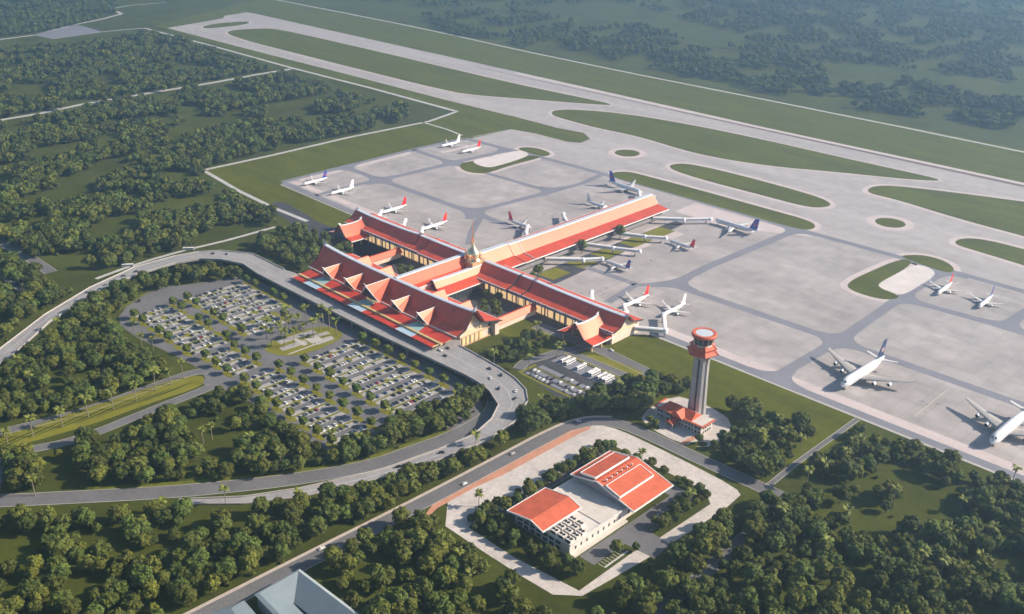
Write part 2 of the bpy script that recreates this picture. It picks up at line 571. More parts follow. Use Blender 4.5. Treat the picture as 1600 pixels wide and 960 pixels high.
islands = {
    'A': [(352, 51.5), (364, 47), (400, 45), (430, 44.5), (500, 60), (600, 83), (700, 106.5), (800, 130), (900, 151), (972, 166), (900, 161.5), (800, 153.5), (745, 149.5), (700, 143), (550, 106), (460, 83), (400, 68), (370, 59)],
    'a': [(312, 43.5), (330, 37.5), (385, 33), (392, 36), (375, 40), (330, 45)],
    'B': [(861, 176), (868, 172.5), (890, 171), (950, 175), (1010, 183), (1100, 199), (1200, 220), (1300, 243), (1400, 265), (1485, 284), (1420, 281), (1300, 268.5), (1200, 260), (1090, 242), (1000, 214), (930, 200), (880, 186), (864, 181)],
    'C': [(1354, 297), (1366, 291), (1395, 290), (1500, 302), (1600, 315.5), (1720, 332), (1720, 404), (1600, 369.5), (1500, 343), (1400, 312), (1360, 303)],
    'D': [(1045, 261), (1050, 257), (1072, 255.5), (1120, 265), (1200, 285.5), (1280, 308), (1300, 319), (1292, 324), (1272, 325), (1245, 320), (1200, 308), (1100, 282), (1056, 268)],
    'E': [(955, 272), (962, 269), (982, 268.5), (1005, 274), (1100, 299), (1200, 327), (1262, 344), (1276, 353), (1268, 359.5), (1250, 359), (1200, 345.5), (1100, 317), (1000, 289), (960, 278)],
    'H': [(808, 233), (815, 230.5), (832, 230.5), (850, 234.5), (861, 240), (857, 244), (846, 244.5), (825, 239)],
    'K': [(717, 260), (722, 255), (735, 252.5), (770, 246), (832, 243), (850, 245.5), (800, 258), (762, 271), (742, 271.5), (724, 267)],
    'I': [(1323.5, 446), (1330, 439), (1345, 431), (1409, 403), (1430, 411), (1380, 440), (1374, 450), (1408, 463), (1395, 469), (1370, 467), (1340, 458), (1326, 451)],
    'i': [(1406, 401.5), (1415, 399), (1440, 398.5), (1465, 404), (1483, 412), (1492, 421), (1486, 427), (1464, 422.5)],
    'J': [(1491, 379), (1498, 374), (1520, 372), (1560, 379), (1600, 390), (1720, 420), (1720, 455), (1600, 415), (1520, 391), (1497, 384)],
}
isl, sh = MB(), MB()
for k, p in islands.items():
    q = chaikin(GP(p), 2)
    sh.sheet(grow(q, 7.0 if k in 'CDEIiJHK' else 5.0), 0.09)
    isl.sheet(q, 0.13)
for cx, cy, r in ((980, 239.5, 18.5), (1391, 348.5, 17.5)):
    c = G(cx, cy)
    isl.sheet([(c.x + r * cos(a * pi / 12), c.y + r * sin(a * pi / 12)) for a in range(24)], 0.13)
    sh.sheet([(c.x + (r + 10) * cos(a * pi / 12), c.y + (r + 10) * sin(a * pi / 12)) for a in range(24)], 0.09)
# pink shoulders along the apron's own edges
for a in ([(-480, 677), (500, 677), (500, 689), (-350, 689), (-480, 689)],
          [(-1095, 684), (-895, 681), (-895, 692), (-1088, 694)],
          [(-1097, 700), (-1087, 694), (-1087, 765), (-1096, 765)], [(-1099, 792), (-1088, 792), (-1091, 890), (-1101, 892)],
          [(-672, 962), (-590, 962), (-505, 1008), (-672, 1008)], [(-655, 880), (-615, 880), (-615, 905), (-655, 905)],
          [(-655, 800), (-620, 800), (-620, 850), (-655, 850)], [(-1070, 925), (-1060, 925), (-1056, 996), (-1066, 996)]):
    sh.sheet(a, 0.095)
sh.sheet([(500, R_FAR - 0.5), (-813, R_FAR - .5), (-1400, 1424), (-1400, 1412), (-813, 1396), (500, 1396)], 0.09)
struct('shoulder_paving', sh, 'shoulder')
struct('grass_islands', isl, 'turf')
pl = MB()
pl.sheet(chaikin(GP([(736, 252), (758, 247), (802, 236.5), (817, 236), (829, 242), (810, 250), (780, 259), (764, 262.5), (748, 259)]), 2), 0.15)
pl.sheet(chaikin(GP([(1371, 444), (1395, 431), (1430, 414), (1446, 416), (1459, 423), (1461, 431), (1440, 445), (1412, 461.5), (1398, 459), (1376, 451)]), 2), 0.15)
struct('bare_paving', pl, 'pale')
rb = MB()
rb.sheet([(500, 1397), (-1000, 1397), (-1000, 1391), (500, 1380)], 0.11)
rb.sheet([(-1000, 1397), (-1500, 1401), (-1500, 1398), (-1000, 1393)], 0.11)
struct('runway', rb, 'dark_surface')

# dark service lanes with flared junctions
ln = MB()
W = 11.0


def lane(pts, w=W, z=0.115):
    ln.ribbon([Vector((a, b, 0)) for a, b in pts], w, z)


def junction(c, dirs, r=26.0, w=W, z=0.125):
    c = Vector(c)
    ds = sorted([Vector((cos(radians(a)), sin(radians(a)))) for a in dirs], key=lambda d: atan2(d.y, d.x))
    out = []
    for i, a in enumerate(ds):
        b = ds[(i + 1) % len(ds)]
        na, nb = Vector((-a.y, a.x)) * w / 2, Vector((b.y, -b.x)) * w / 2
        p0, p2 = c + a * r + na, c + b * r + nb
        ang = (atan2(b.y, b.x) - atan2(a.y, a.x)) % (2 * pi)
        if ang > radians(160):
            out += [p0, p2]
            continue
        p1 = c + (a + b).normalized() * (w / 2 / sin(ang / 2))
        for k in range(7):
            u = k / 6
            out.append(p0 * (1 - u) ** 2 + p1 * 2 * u * (1 - u) + p2 * u * u)
    ln.sheet(out, z)


YT, YM, YB = 1018, 778, 672
lane([(-1100, 1004), (-1030, 1008), (-944, 1015), (-835, YT), (-571, 1016), (-300, 1021), (500, 1022)])
lane([(-1103, 676), (-1106, 916), (-1100, 1002)], 9)
lane([(-1105, 778), (-1025, 777), (-841, 777), (-748, 777)])
lane([(-1025, 676), (-1025, 777)], 9); lane([(-1020, 777), (-1014, 901), (-1008, 1004)])
lane([(-1106, 905), (-1014, 901), (-840, 907)], 9)
lane([(-841, 777), (-829, 912), (-825, 965), (-833, 1012)], 10)
lane([(-1098, 676), (-900, 671), (-893, 664)], 10)
lane([(-828, 782), (-790, 730), (-762, 700)], 9)
lane([(-535, 775), (-425, 778), (-353, 780), (-191, 781), (500, 783)])
lane([(-536, 777), (-538, 845), (-534, 960), (-532, 1015)])
lane([(-356, 676), (-353, 780), (-357, 917), (-356, 1016)])
lane([(-352, 914), (-269, 920), (500, 926)])
lane([(-259, 920), (-254, 1018)])
lane([(-490, YB + 1), (500, YB + 1)], 9)
lane([(-553, 692), (-561, 746), (-535, 777)], 9)
lane([(-562, 748), (-600, 747), (-640, 745)], 9)
for c, d in (((-1020, 777), (0, 90, 180, 270)), ((-1014, 902), (0, 90, 180, 270)), ((-841, 778), (0, 88, 180, 310)), ((-829, 910), (90, 180, 270)),
             ((-536, 778), (0, 90, 235)), ((-353, 780), (0, 90, 180, 270)), ((-357, 915), (0, 90, 270)), ((-257, 920), (0, 90, 180)),
             ((-356, 1017), (0, 180, 270)), ((-532, 1016), (0, 180, 270)), ((-354, 673), (0, 90, 180)), ((-1104, 777), (0, 90, 270)), ((-1010, 1008), (0, 180, 270))):
    junction(c, d)
ln.sheet([(-372, 667), (-352, 667), (-352, 676), (-372, 676)], 0.13)
struct('service_lane', ln, 'lane')
sm = MB()
for sx_, sy_, h_ in ((-1068, 686, 90), (-1011, 688, 90), (-908, 692, 90), (-830, 690, 90), (-870, 690, 90), (-532, 692, 90), (-494, 702, 90), (-572, 692, 90), (-305, 700, 90), (-184, 702, 90), (-245, 700, 90), (-1084, 938, 90), (-1040, 938, 90), (-333, 940, 90), (-291, 940, 90),
                     (-746, 784, 180), (-737, 982, 180), (-728, 905, 180), (-746, 842, 180), (-612, 962, 0), (-610, 869, 0), (-621, 769, 0), (-606, 814, 0)):
    d_ = Vector((cos(radians(h_)), sin(radians(h_)), 0))
    p_ = Vector((sx_, sy_, 0))
    sm.ribbon([p_, p_ + d_ * 30, p_ + d_ * 62], .55, 0.119, 1)
    n_ = Vector((-d_.y, d_.x, 0))
    for k_ in range(5):
        c_ = p_ + d_ * random.uniform(6, 34) + n_ * random.uniform(-7, 7)
        a_ = random.uniform(0, 3)
        sm.sheet([(c_.x + random.uniform(.8, 2.4) * cos(t_ + a_), c_.y + random.uniform(.8, 2.4) * sin(t_ + a_)) for t_ in [i_ * pi / 5 for i_ in range(10)]], 0.117, 0)
struct('stand_markings', sm, ['stain', 'stand_line'])
# pale kerb edge lines
ke = MB()
for pts, w in (([(-490, 666.5), (-275, 666.5), (500, 667)], 2.2), ([(-1094, 668.5), (-893, 664)], 2.0),):
    ke.ribbon([Vector((a, b, 0)) for a, b in pts], w, 0.135)
# taxiway edges, pale
for k in ([(400, 80), (550, 118), (692, 155), (800, 181.5)], [(262, 44), (400, 80)], [(430, 43.5), (800, 128.5), (972, 165)], [(1200, 219), (1485, 283.5)], [(800, 202.5), (740, 214)]):
    ke.ribbon(GP(k), 2.4, 0.135)
struct('pavement_edge', ke, 'kerb')

# perimeter and service roads in pale concrete
pr = MB()


def proad(px, w, z=0.06, n=0):
    p = GP(px)
    pr.ribbon(smooth_line(p, n) if n else p, w, z)


proad([(400, -8), (437, 1), (520, 17), (636, 40), (720, 58), (800, 76), (900, 97), (1000, 117.5), (1200, 157), (1400, 197), (1600, 238), (1800, 280)], 7)
proad([(225, 44), (330, 71.5), (460, 107.5), (580, 138), (714, 174.5)], 8)
proad([(714, 174.5), (670, 190), (545, 215), (420, 244), (318, 266)], 7)
proad([(317, 266), (345, 282), (372, 298), (430, 326), (480, 346)], 6)
proad([(660, 191), (700, 203), (722, 212)], 4)
proad([(0, 62), (55, 55), (120, 38), (160, 30), (190, 22), (178, 16)], 10)
proad([(178, 13), (200, 9), (260, 4)], 6)
proad([(82, 61), (160, 50), (225, 44)], 6)
proad([(-40, 196), (0, 188), (60, 178), (130, 163), (250, 143), (330, 130), (400, 117), (455, 108)], 11)
proad([(0, 123), (50, 115)], 10)
proad([(150, 436), (190, 421), (240, 405), (290, 391), (350, 377), (430, 355)], 5)
struct('perimeter_road', pr, 'path')
th = MB()
th.sheet(GP([(50, 55), (122, 39), (160, 50), (82, 61)]), 0.075)
struct('holding_pad', th, 'lane')

# asphalt roads on the land side
ar, rk = MB(), MB()


def road(pts, w, z=0.06, px=True, n=2, kerbs=True, kz=0.18):
    p = GP(pts) if px else [Vector((a, b, 0)) for a, b in pts]
    p = smooth_line(p, n)
    ar.ribbon(p, w, z)
    if kerbs:
        for s in (-1, 1):
            rk.ribbon(p, 0.5, kz, off=s * (w / 2 + 0.25))


# inner ring road under and beside the viaduct
road([(776, 628), (772, 642), (752, 660), (705, 684), (640, 707), (583, 728), (467, 749), (350, 762), (240, 771), (100, 778), (0, 783), (-80, 786)], 14)
road([(-60, 735), (-10, 722), (30, 706), (120, 689), (240, 640), (300, 617), (332, 604)], 9)
road([(-60, 693), (0, 676), (130, 644), (250, 600), (300, 582), (330, 580)], 9)
road([(-20, 792), (-12, 760), (-10, 722)], 12, z=0.075, kerbs=False)
LOOP = [(-436, 120), (-432, 250), (-428, 345), (-426.5, 420), (-426, 480), (-421, 508), (-406, 523), (-380, 527.5), (-325, 528), (-278, 530), (-262, 530)]
road(LOOP, 11.5, px=False)
road([(-275, 531), (-262, 520), (-255, 490), (-252, 400), (-250, 300)], 10, z=0.075, px=False, kerbs=False)
road([(-275, 534), (-276, 575), (-274.5, 664)], 3.6, z=0.07, px=False, n=0)
road([(-20, 362), (0, 378), (45, 402), (80, 426)], 12, n=0)
road([(-20, 412), (0, 425), (38, 455)], 9, n=0)
# lot access along the viaduct foot
road([(-830, 489), (-790, 479), (-700, 478.5), (-600, 479.5), (-540, 478), (-505, 470), (-489, 450), (-484, 425)], 13, z=0.055, px=False, kerbs=False)
# terminal south-east drive
road([(-566, 604), (-530, 607), (-486, 609.5), (-440, 606), (-410, 606)], 12, px=False)
road([(-505, 609), (-507, 596), (-515, 580), (-518, 560), (-523, 545), (-517, 531)], 9, z=0.066, px=False)
road([(-512, 584), (-480, 588), (-430, 588)], 8, z=0.07, px=False)
wk = MB()
wk.ribbon(smooth_line([Vector((a, b, 0)) for a, b in LOOP[:7]], 2), 2.2, 0.10, off=7.4)
struct('pavement', wk, 'walk')
vg_ = MB()
vg_.ribbon(smooth_line(GP([(772, 642), (752, 660), (705, 684), (640, 707), (583, 728), (467, 749), (350, 762), (240, 771), (140, 776)]), 2), 4.5, 0.045, off=-9.5)
vg_.ribbon(smooth_line(GP([(380, 427), (312, 436), (236, 451), (184, 486)]), 2), 3.5, 0.07)
struct('road_verge', vg_, 'verge')
struct('road', ar, 'asphalt')
struct('road_kerb', rk, 'kerb')
yard = MB()
yard.sheet(chaikin(GP([(418, 322), (438, 313), (470, 330), (505, 352), (548, 362), (590, 378), (640, 405), (600, 418), (545, 395), (505, 378), (470, 360)]), 1), 0.05)
yard.sheet([(-520, 530), (-520, 570), (-512, 583), (-448, 587), (-440, 586), (-438, 520), (-462, 520)], 0.05)
yard.sheet([(-860, 568), (-586, 568), (-586, 628), (-860, 628)], 0.05)
yard.sheet([(-586, 606), (-500, 609), (-500, 622), (-586, 622)], 0.05)
yard.sheet([(-652, 664), (-650, 935), (-636, 935), (-620, 700), (-620, 664)], 0.10)
struct('service_yard', yard, 'asphalt_dark')
lw = MB()
lw.sheet(chaikin([(-480, 603), (-494, 594), (-493, 590.5), (-441, 592), (-436, 600), (-440, 604)], 1), 0.11)
lw.sheet(chaikin([(-566, 598), (-536, 600.5), (-536, 596), (-562, 594)], 1), 0.11)
for y0, y1 in ((693, 722), (738, 765), (778, 815), (828, 862), (872, 905)):
    lw.sheet([(-650, y0), (-628, y0 + 2), (-628, y1), (-650, y1)], 0.13)
isl_p = chaikin(GP([(-60, 715), (0, 704), (60, 688), (150, 662), (230, 632), (295, 611), (314, 603), (321, 594), (314, 587), (290, 588), (200, 617), (100, 650), (0, 684), (-60, 700)]), 2)
lw.sheet(isl_p, 0.10)
struct('lawn', lw, 'lawn')
st = MB()
IT, IB = G(306, 597), G(-20, 698)
ax_ = (IB - IT).normalized()
nx_ = Vector((-ax_.y, ax_.x, 0))
if nx_.x < 0: nx_ = -nx_
LI = (IB - IT).length
for k in range(9):
    s0 = 3 + k * LI / 9.5
    P0 = IT + ax_ * s0 - nx_ * (1 + 2.2 * min(1, k / 3))
    P1 = IT + ax_ * (s0 + 24) + nx_ * (2.5 + .5 * min(1, k / 3))
    P2 = IT + ax_ * (s0 + 46) + nx_ * (6.0 + min(1, k / 3))
    st.ribbon([P0, P0.lerp(P1, .5), P1, P2], [.5, 1.6, 1.9, .4], 0.13)
struct('mown_stripes', st, 'lawn_dark')

# ------------------------------------------------------------------ car park
LOT = [(-856, 470), (-868, 440), (-872, 425), (-891, 388), (-860, 336), (-820, 322), (-720, 336), (-690, 334), (-676, 322), (-640, 335), (-622, 338), (-545, 338), (-520, 341), (-514, 352), (-515, 415), (-516, 474), (-611, 476), (-822, 476)]
lt = MB()
lt.sheet(chaikin(LOT, 1), 0.045)
struct('car_park', lt, 'asphalt')
bays, strips, slines = MB(), MB(), MB()
ROWS = []           # (x of grass strip, y0, y1, block)
for i in range(8):
    ROWS.append((-650 + 18.3 * i, 408, 464, 'upper right'))
for i in range(8):
    ROWS.append((-656 + 18.2 * i, 353 - (4 if 2 < i else 0), 381, 'lower right'))
for i in range(7):
    ROWS.append((-838 + 16.6 * i, 400, 460 if i < 5 else 440, 'upper left'))
for i in range(7):
    ROWS.append((-836 + 16.4 * i, 345, 379, 'lower left'))
for i in range(3):
    ROWS.append((-716 + 18.0 * i, 351, 374, 'lower left'))
for x, y0, y1, b in ROWS:
    bays.sheet([(x - 6.2, y0), (x - 1.1, y0), (x - 1.1, y1), (x - 6.2, y1)], 0.07)
    bays.sheet([(x + 1.1, y0), (x + 6.2, y0), (x + 6.2, y1), (x + 1.1, y1)], 0.07)
    strips.sheet(chaikin([(x - 1.1, y0 - 1), (x + 1.1, y0 - 1), (x + 1.1, y1 + 1), (x - 1.1, y1 + 1)], 1), 0.12)
    ym = (y0 + y1) / 2 + (int(-x * 7) % 7 - 3)
    if y1 - y0 > 30:
        strips.sheet([(x + 5.4 * cos(a * pi / 8), ym + 2.4 * sin(a * pi / 8)) for a in range(16)], 0.127)
    for e in (y0 - 2.6, y1 + 2.6):
        strips.sheet([(x + 7.2 * cos(a * pi / 8), e + 3.0 * sin(a * pi / 8)) for a in range(16)], 0.125)
    n = int((y1 - y0) / 2.75)
    for k in range(n + 1):
        yy = y0 + k * (y1 - y0) / n
        for s in (-1, 1):
            slines.sheet([(x + s * 1.2, yy - .08), (x + s * 6.1, yy - .08), (x + s * 6.1, yy + .08), (x + s * 1.2, yy + .08)][::s], 0.085)
# plaza with palms in the middle of the car park
pz = chaikin([(-702, 392), (-676, 398), (-664, 418), (-668, 462), (-690, 466), (-704, 458), (-712, 425)], 2)
strips.sheet(pz, 0.12)
struct('parking_bays', bays, 'bay')
struct('parking_lines', slines, 'line')
struct('planting_strip', strips, 'lawn')
pp = MB()
for q_ in ([(-706, 412), (-697, 411), (-694, 448), (-702, 449)], [(-692, 406), (-684, 405), (-682, 430), (-690, 431)], [(-681, 436), (-673, 434), (-672, 452), (-680, 454)], [(-692, 440), (-686, 439), (-684, 456), (-690, 456)]):
    pp.sheet(q_, 0.15)
struct('palm_plaza', pp, 'bay')
pk = MB()
for x0, x1, y0, y1 in ((-700, -680, 424, 428), (-690, -678, 432, 444), (-676.5, -674.5, 405, 452)):
    pk.sheet([(x0, y0), (x1, y0), (x1, y1), (x0, y1)], 0.18)
struct('plaza_paths', pk, 'kerb')
# small lot by the control tower drive
bs = MB()
for x0, x1, y0, y1 in ((-508, -446, 562, 578), (-508, -446, 545.5, 551), (-508, -446, 536.5, 542), (-508, -446, 530, 533.5)):
    bs.sheet([(x0, y0), (x1, y0), (x1, y1), (x0, y1)], 0.075)
struct('bus_bays', bs, 'lane')
bl = MB()
for x0, x1, y0, y1 in ((-510, -444, 580, 583), (-510, -444, 543, 544.6), (-510, -444, 526, 528.5), (-514, -510.5, 527, 548)):
    bl.sheet([(x0, y0), (x1, y0), (x1, y1), (x0, y1)], 0.10)
struct('bus_lot_verge', bl, 'lawn')

# ------------------------------------------------------------------ compound paving
cp = MB()
PZ = chaikin([(-418, 343), (-417, 420), (-416, 498), (-411, 511), (-395, 518), (-340, 518.5), (-290, 517), (-280, 510), (-284, 434), (-288, 390), (-293, 346), (-340, 343)], 1)
cp.sheet(PZ, 0.05)
struct('plaza', cp, 'plaza')
tcp = MB()
tcp.ribbon([Vector(p) for p in ((-415, 341, 0), (-419.3, 352, 0), (-419.2, 385, 0), (-417.2, 410, 0), (-416.2, 490, 0), (-412.5, 504, 0))], [3, 5, 5, 7, 7.5, 3], 0.075)
tcp.sheet([(-351.5, 535), (-347.5, 535), (-346, 552), (-350, 552)], 0.08)
struct('terracotta_pavement', tcp, 'terracotta')
gi = MB()
gi.sheet([(-387, 353), (-345, 353), (-296, 359), (-296, 415), (-293, 434), (-291, 488), (-302, 498), (-385, 497), (-387, 446)], 0.075)
struct('compound_lawn', gi, 'grass')
dv = MB()
dv.sheet([(-317, 383), (-305, 383), (-305, 413), (-283, 415), (-283, 433), (-304, 435), (-304, 488), (-385, 488), (-385, 476), (-316, 476)], 0.095)
dv.sheet([(-386, 372), (-379, 372), (-379, 480), (-386, 480)], 0.095)
struct('compound_drive', dv, 'asphalt')
pb = MB()
for k in range(9):
    y = 386 + k * 2.7
    pb.sheet([(-304.5, y), (-299.5, y), (-299.5, y + 0.35), (-304.5, y + .35)], 0.12)
    pb.sheet([(-303.6, 436 + k * 1.8), (-300, 436 + k * 1.8), (-300, 436.4 + k * 1.8), (-303.6, 436.4 + k * 1.8)], 0.12)
pb.sheet([(-299.5, 386), (-298.3, 386), (-298.3, 409), (-299.5, 409)], 0.12)
struct('bay_marking', pb, 'line')
# paving round the tower
tp = MB()
tp.sheet(chaikin([(-398, 545), (-400, 590), (-372, 598), (-338, 590), (-331, 560), (-334, 543), (-352, 535), (-380, 536)], 1), 0.06)
gp_ = MB()
for q_ in ([(-386, 537), (-374, 536.5), (-374, 543), (-386, 544)], [(-346, 536.5), (-335, 544), (-336, 552), (-345, 546)]):
    gp_.sheet(chaikin(q_, 1), 0.10)
struct('tower_lawn', gp_, 'grass')
struct('tower_forecourt', tp, 'plaza')

# ------------------------------------------------------------------ terminal
CX = -688.0
term = thing('terminal_building', 'sprawling cross shaped airport terminal with red tiled pagoda roofs and gilded dome', 'airport terminal', (CX, 600, 0))


def roof(name, axis, c, a0, a1, L, R, zr, cap=2.0, lift=0.0, th=0.7, parent=None, n=14, m='roof', horn=0.0, verge='dark_trim', eave='trim', liftpow=3):
    """concave two pitch roof along an axis; L and R are (knee offset, knee z, eave offset, eave z)"""
    parent = parent or term
    mid, half = (a0 + a1) / 2, abs(a1 - a0) / 2

    def P(a, u, z):
        return (a, c + u, z) if axis == 'x' else (c + u, a, z)

    def lf(a):
        return lift * abs((a - mid) / half) ** liftpow
    A = [a0 + (a1 - a0) * i / n for i in range(n + 1)]
    mb = MB()
    secs = []
    for a in A:
        h = lf(a)
        secs.append([P(a, -L[2], L[3] + h * .25), P(a, -L[0], L[1] + h * .5), P(a, -cap, zr + h), P(a, cap, zr + h), P(a, R[0], R[1] + h * .5), P(a, R[2], R[3] + h * .25),
                     P(a, R[2], R[3] - th + h * .25), P(a, R[0], R[1] - th + h * .5), P(a, cap - .3, zr - th * 1.3 + h), P(a, -cap + .3, zr - th * 1.3 + h), P(a, -L[0], L[1] - th + h * .5), P(a, -L[2], L[3] - th + h * .25)])
    mb.loft(secs, 0, False)
    ro = mb.build(name, m, parent)
    rc = MB()
    secs = [[P(a, -cap - .5, zr - .25 + lf(a)), P(a, -cap, zr + .35 + lf(a)), P(a, cap, zr + .35 + lf(a)), P(a, cap + .5, zr - .25 + lf(a))] for a in A]
    rc.loft(secs, 0, False)
    if horn:
        for a, s in ((a0, -1), (a1, 1)):
            b = [P(a, -cap, zr + lift), P(a, cap, zr + lift), P(a - s * 3, 0, zr + lift + 1.2), P(a + s * 1.6, 0, zr + lift + horn)]
            rc.add(b, [(0, 1, 3), (1, 2, 3), (2, 0, 3), (0, 2, 1)])
    rc.build('ridge_cap', 'ridge', ro)
    et = MB()
    for D, s in ((L, -1), (R, 1)):
        secs = []
        for a in A:
            z = D[3] + lf(a) * .25
            secs.append([P(a, s * (D[2] - .1), z + .12), P(a, s * (D[2] + .45), z + .12), P(a, s * (D[2] + .45), z - 1.0), P(a, s * (D[2] - .1), z - 1.0)])
        et.loft(secs, 0, False)
    et.build_each('eave_trim', eave, ro)
    if verge:
        vg = MB()
        for a, s in ((a0, -1), (a1, 1)):
            h = lf(a)
            pr = [(-L[2], L[3] + h * .25), (-L[0], L[1] + h * .5), (-cap, zr + h), (cap, zr + h), (R[0], R[1] + h * .5), (R[2], R[3] + h * .25)]
            for (u0, z0), (u1, z1) in zip(pr, pr[1:]):
                b0, b1 = a + s * .02, a + s * .55
                vs = [P(b, u, z + dz) for b in (b0, b1) for u, z, dz in ((u0, z0, .3), (u1, z1, .3), (u1, z1, -.9), (u0, z0, -.9))]
                vg.add(vs, [(0, 1, 2, 3), (4, 5, 6, 7), (0, 1, 5, 4), (3, 2, 6, 7), (0, 3, 7, 4), (1, 2, 6, 5)])
        vg.build_each('verge', verge, ro)
    return ro


def body(axis, c, a0, a1, wl, wr, L, R, zr, cap, m='cream', drop=1.2, z0=0.0, parent=None, name='wall'):
    """walls with gable ends closed up to the underside of the roof"""
    def zat(D, w):
        if w <= D[0]:
            return zr + (D[1] - zr) * max(0, w - cap) / (D[0] - cap)
        return D[1] + (D[3] - D[1]) * (w - D[0]) / (D[2] - D[0])
    pr = [(c - wl, z0), (c + wr, z0), (c + wr, zat(R, wr) - drop)]
    if wr > R[0]: pr.append((c + R[0], R[1] - drop))
    pr += [(c + cap, zr - drop - .4), (c - cap, zr - drop - .4)]
    if wl > L[0]: pr.append((c - L[0], L[1] - drop))
    pr.append((c - wl, zat(L, wl) - drop))
    return MB().ext(pr, axis, a0, a1).build(name, m, parent or term)


def windows(wall, face, fixed, a0, a1, z0, z1, n, m, gap=0.25, d=0.12, name='window'):
    """one row of separate panes standing proud of a wall face; face 'x+', 'x-', 'y+', 'y-'"""
    s = 1 if face[1] == '+' else -1
    for k in range(n):
        w = (a1 - a0) / n
        b0, b1 = a0 + w * (k + gap / 2), a0 + w * (k + 1 - gap / 2)
        f0, f1 = sorted((fixed - s * .3, fixed + s * d))
        mb = MB()
        if face[0] == 'x': mb.box(f0, f1, b0, b1, z0, z1)
        else: mb.box(b0, b1, f0, f1, z0, z1)
        mb.build(name, m, wall)


# main hall facing the viaduct
HL, HR = (11.5, 18, 22, 15), (12, 18, 33, 13.5)
roof('hall_roof', 'x', 535, -801, -575, HL, HR, 30.3, 2.0, lift=3.2, horn=6)
hall = body('x', 535, -797, -581, 13, 31, HL, HR, 30.3, 2.0)
band = MB()
band.box(-581.05, -580.4, 521.9, 566.2, 8.6, 9.6)
band.box(-581.05, -580.5, 521.9, 566.2, 0, 1.2)
for k in range(5):
    y = 524 + k * 5.2
    band.box(-581.05, -580.2, y - .5, y + .5, 0, 9)
band.build_each('wall_trim', 'ochre', hall)
windows(hall, 'x+', -581, 525, 550, 2.2, 7.8, 6, 'glass_warm', 0.35)
windows(hall, 'x+', -581, 527, 549, 10.6, 14, 6, 'glass_warm', 0.5)
windows(hall, 'x+', -581, 556, 560.5, 0.5, 13, 1, 'dark_wall', 0.1)
windows(hall, 'y-', 522, -795, -583, 8.8, 13.2, 44, 'glass_warm', 0.25)
pil = MB()
pil.box(-582, -577.5, 562, 567, 0, 12.2)
pil.build('corner_pier', 'cream', term)
tym = MB()
for s, x in ((1, -580.9), (-1, -797.1)):
    vs = [(x, 528, 20), (x, 542, 20), (x, 535, 31.5)]
    tym.add([(a + s * d, b, c) for d in (0, .5) for a, b, c in vs], [(0, 1, 2), (3, 5, 4), (0, 3, 4, 1), (1, 4, 5, 2), (2, 5, 3, 0)])
tym.build_each('tympanum', 'ochre', hall)
# back gables of the hall
for gx in (-765, -728, -648, -612):
    pr = [(gx - 7, 14.5), (gx - 1, 24), (gx + 1, 24), (gx + 7, 14.5)]
    q = MB().ext(pr, 'y', 541, 562)
    q.build('back_gable_roof', 'roof', term)


def gable(cx, yt, yb, z, hw, zb, big=False):
    """steep cross gable on the front slope of the hall: red roof faces, dark timber front, white verge and horn"""
    hb = yb
    t0, t1 = Vector((cx, yt, z)), Vector((cx, hb, z))
    l0, r0 = Vector((cx - hw, yt + 4.5, zb)), Vector((cx + hw, yt + 4.5, zb))
    lm, rm = (t0 + l0) / 2 + Vector((.25, .2, -.45)), (t0 + r0) / 2 + Vector((-.25, .2, -.45))
    mb = MB()
    for e, mdl in ((l0, lm), (r0, rm)):
        mb.add([t0, mdl, e, t1], [(0, 1, 3), (1, 2, 3)])
    ro = mb.build('gable_roof', 'roof', term)
    fr = MB()
    d = Vector((0, .9, 0))
    fr.add([t0 + d, lm + d, l0 + d, Vector((cx, yt + 5, zb - 1)), r0 + d, rm + d], [(0, 1, 2, 3), (0, 3, 4, 5)])
    fr.build('gable_front', 'dark_trim', ro)
    vg = MB()
    for e, mdl in ((l0, lm), (r0, rm)):
        vg.tube(t0, mdl, .5, .45, 6, 0, False)
        vg.tube(mdl, e, .45, .4, 6, 0, False)
    hz = 3.6 if big else 2.6
    vg.tube(t0 + Vector((0, 1.0, -.2)), t0 + Vector((0, -2.2, hz)), .8, .08, 6, 0, False)
    vg.tube(t0, t1, .45, .3, 6, 0, False)
    vg.build('gable_verge', 'trim', ro)
    fn = MB()
    w = hw * .55
    fn.box(cx - w, cx + w, yt + 6.5, yt + 7, 9, zb + 1.5)
    fn.build('gable_window', 'glass_warm', ro)


for i in range(5):
    cx = CX - 4 + (i - 2) * 36
    if i == 2:
        gable(cx, 503.5, 533.5, 30.4, 14.5, 16.5, True)
    else:
        gable(cx, 506.5, 528.2, 25.5, 8.8, 15.6)

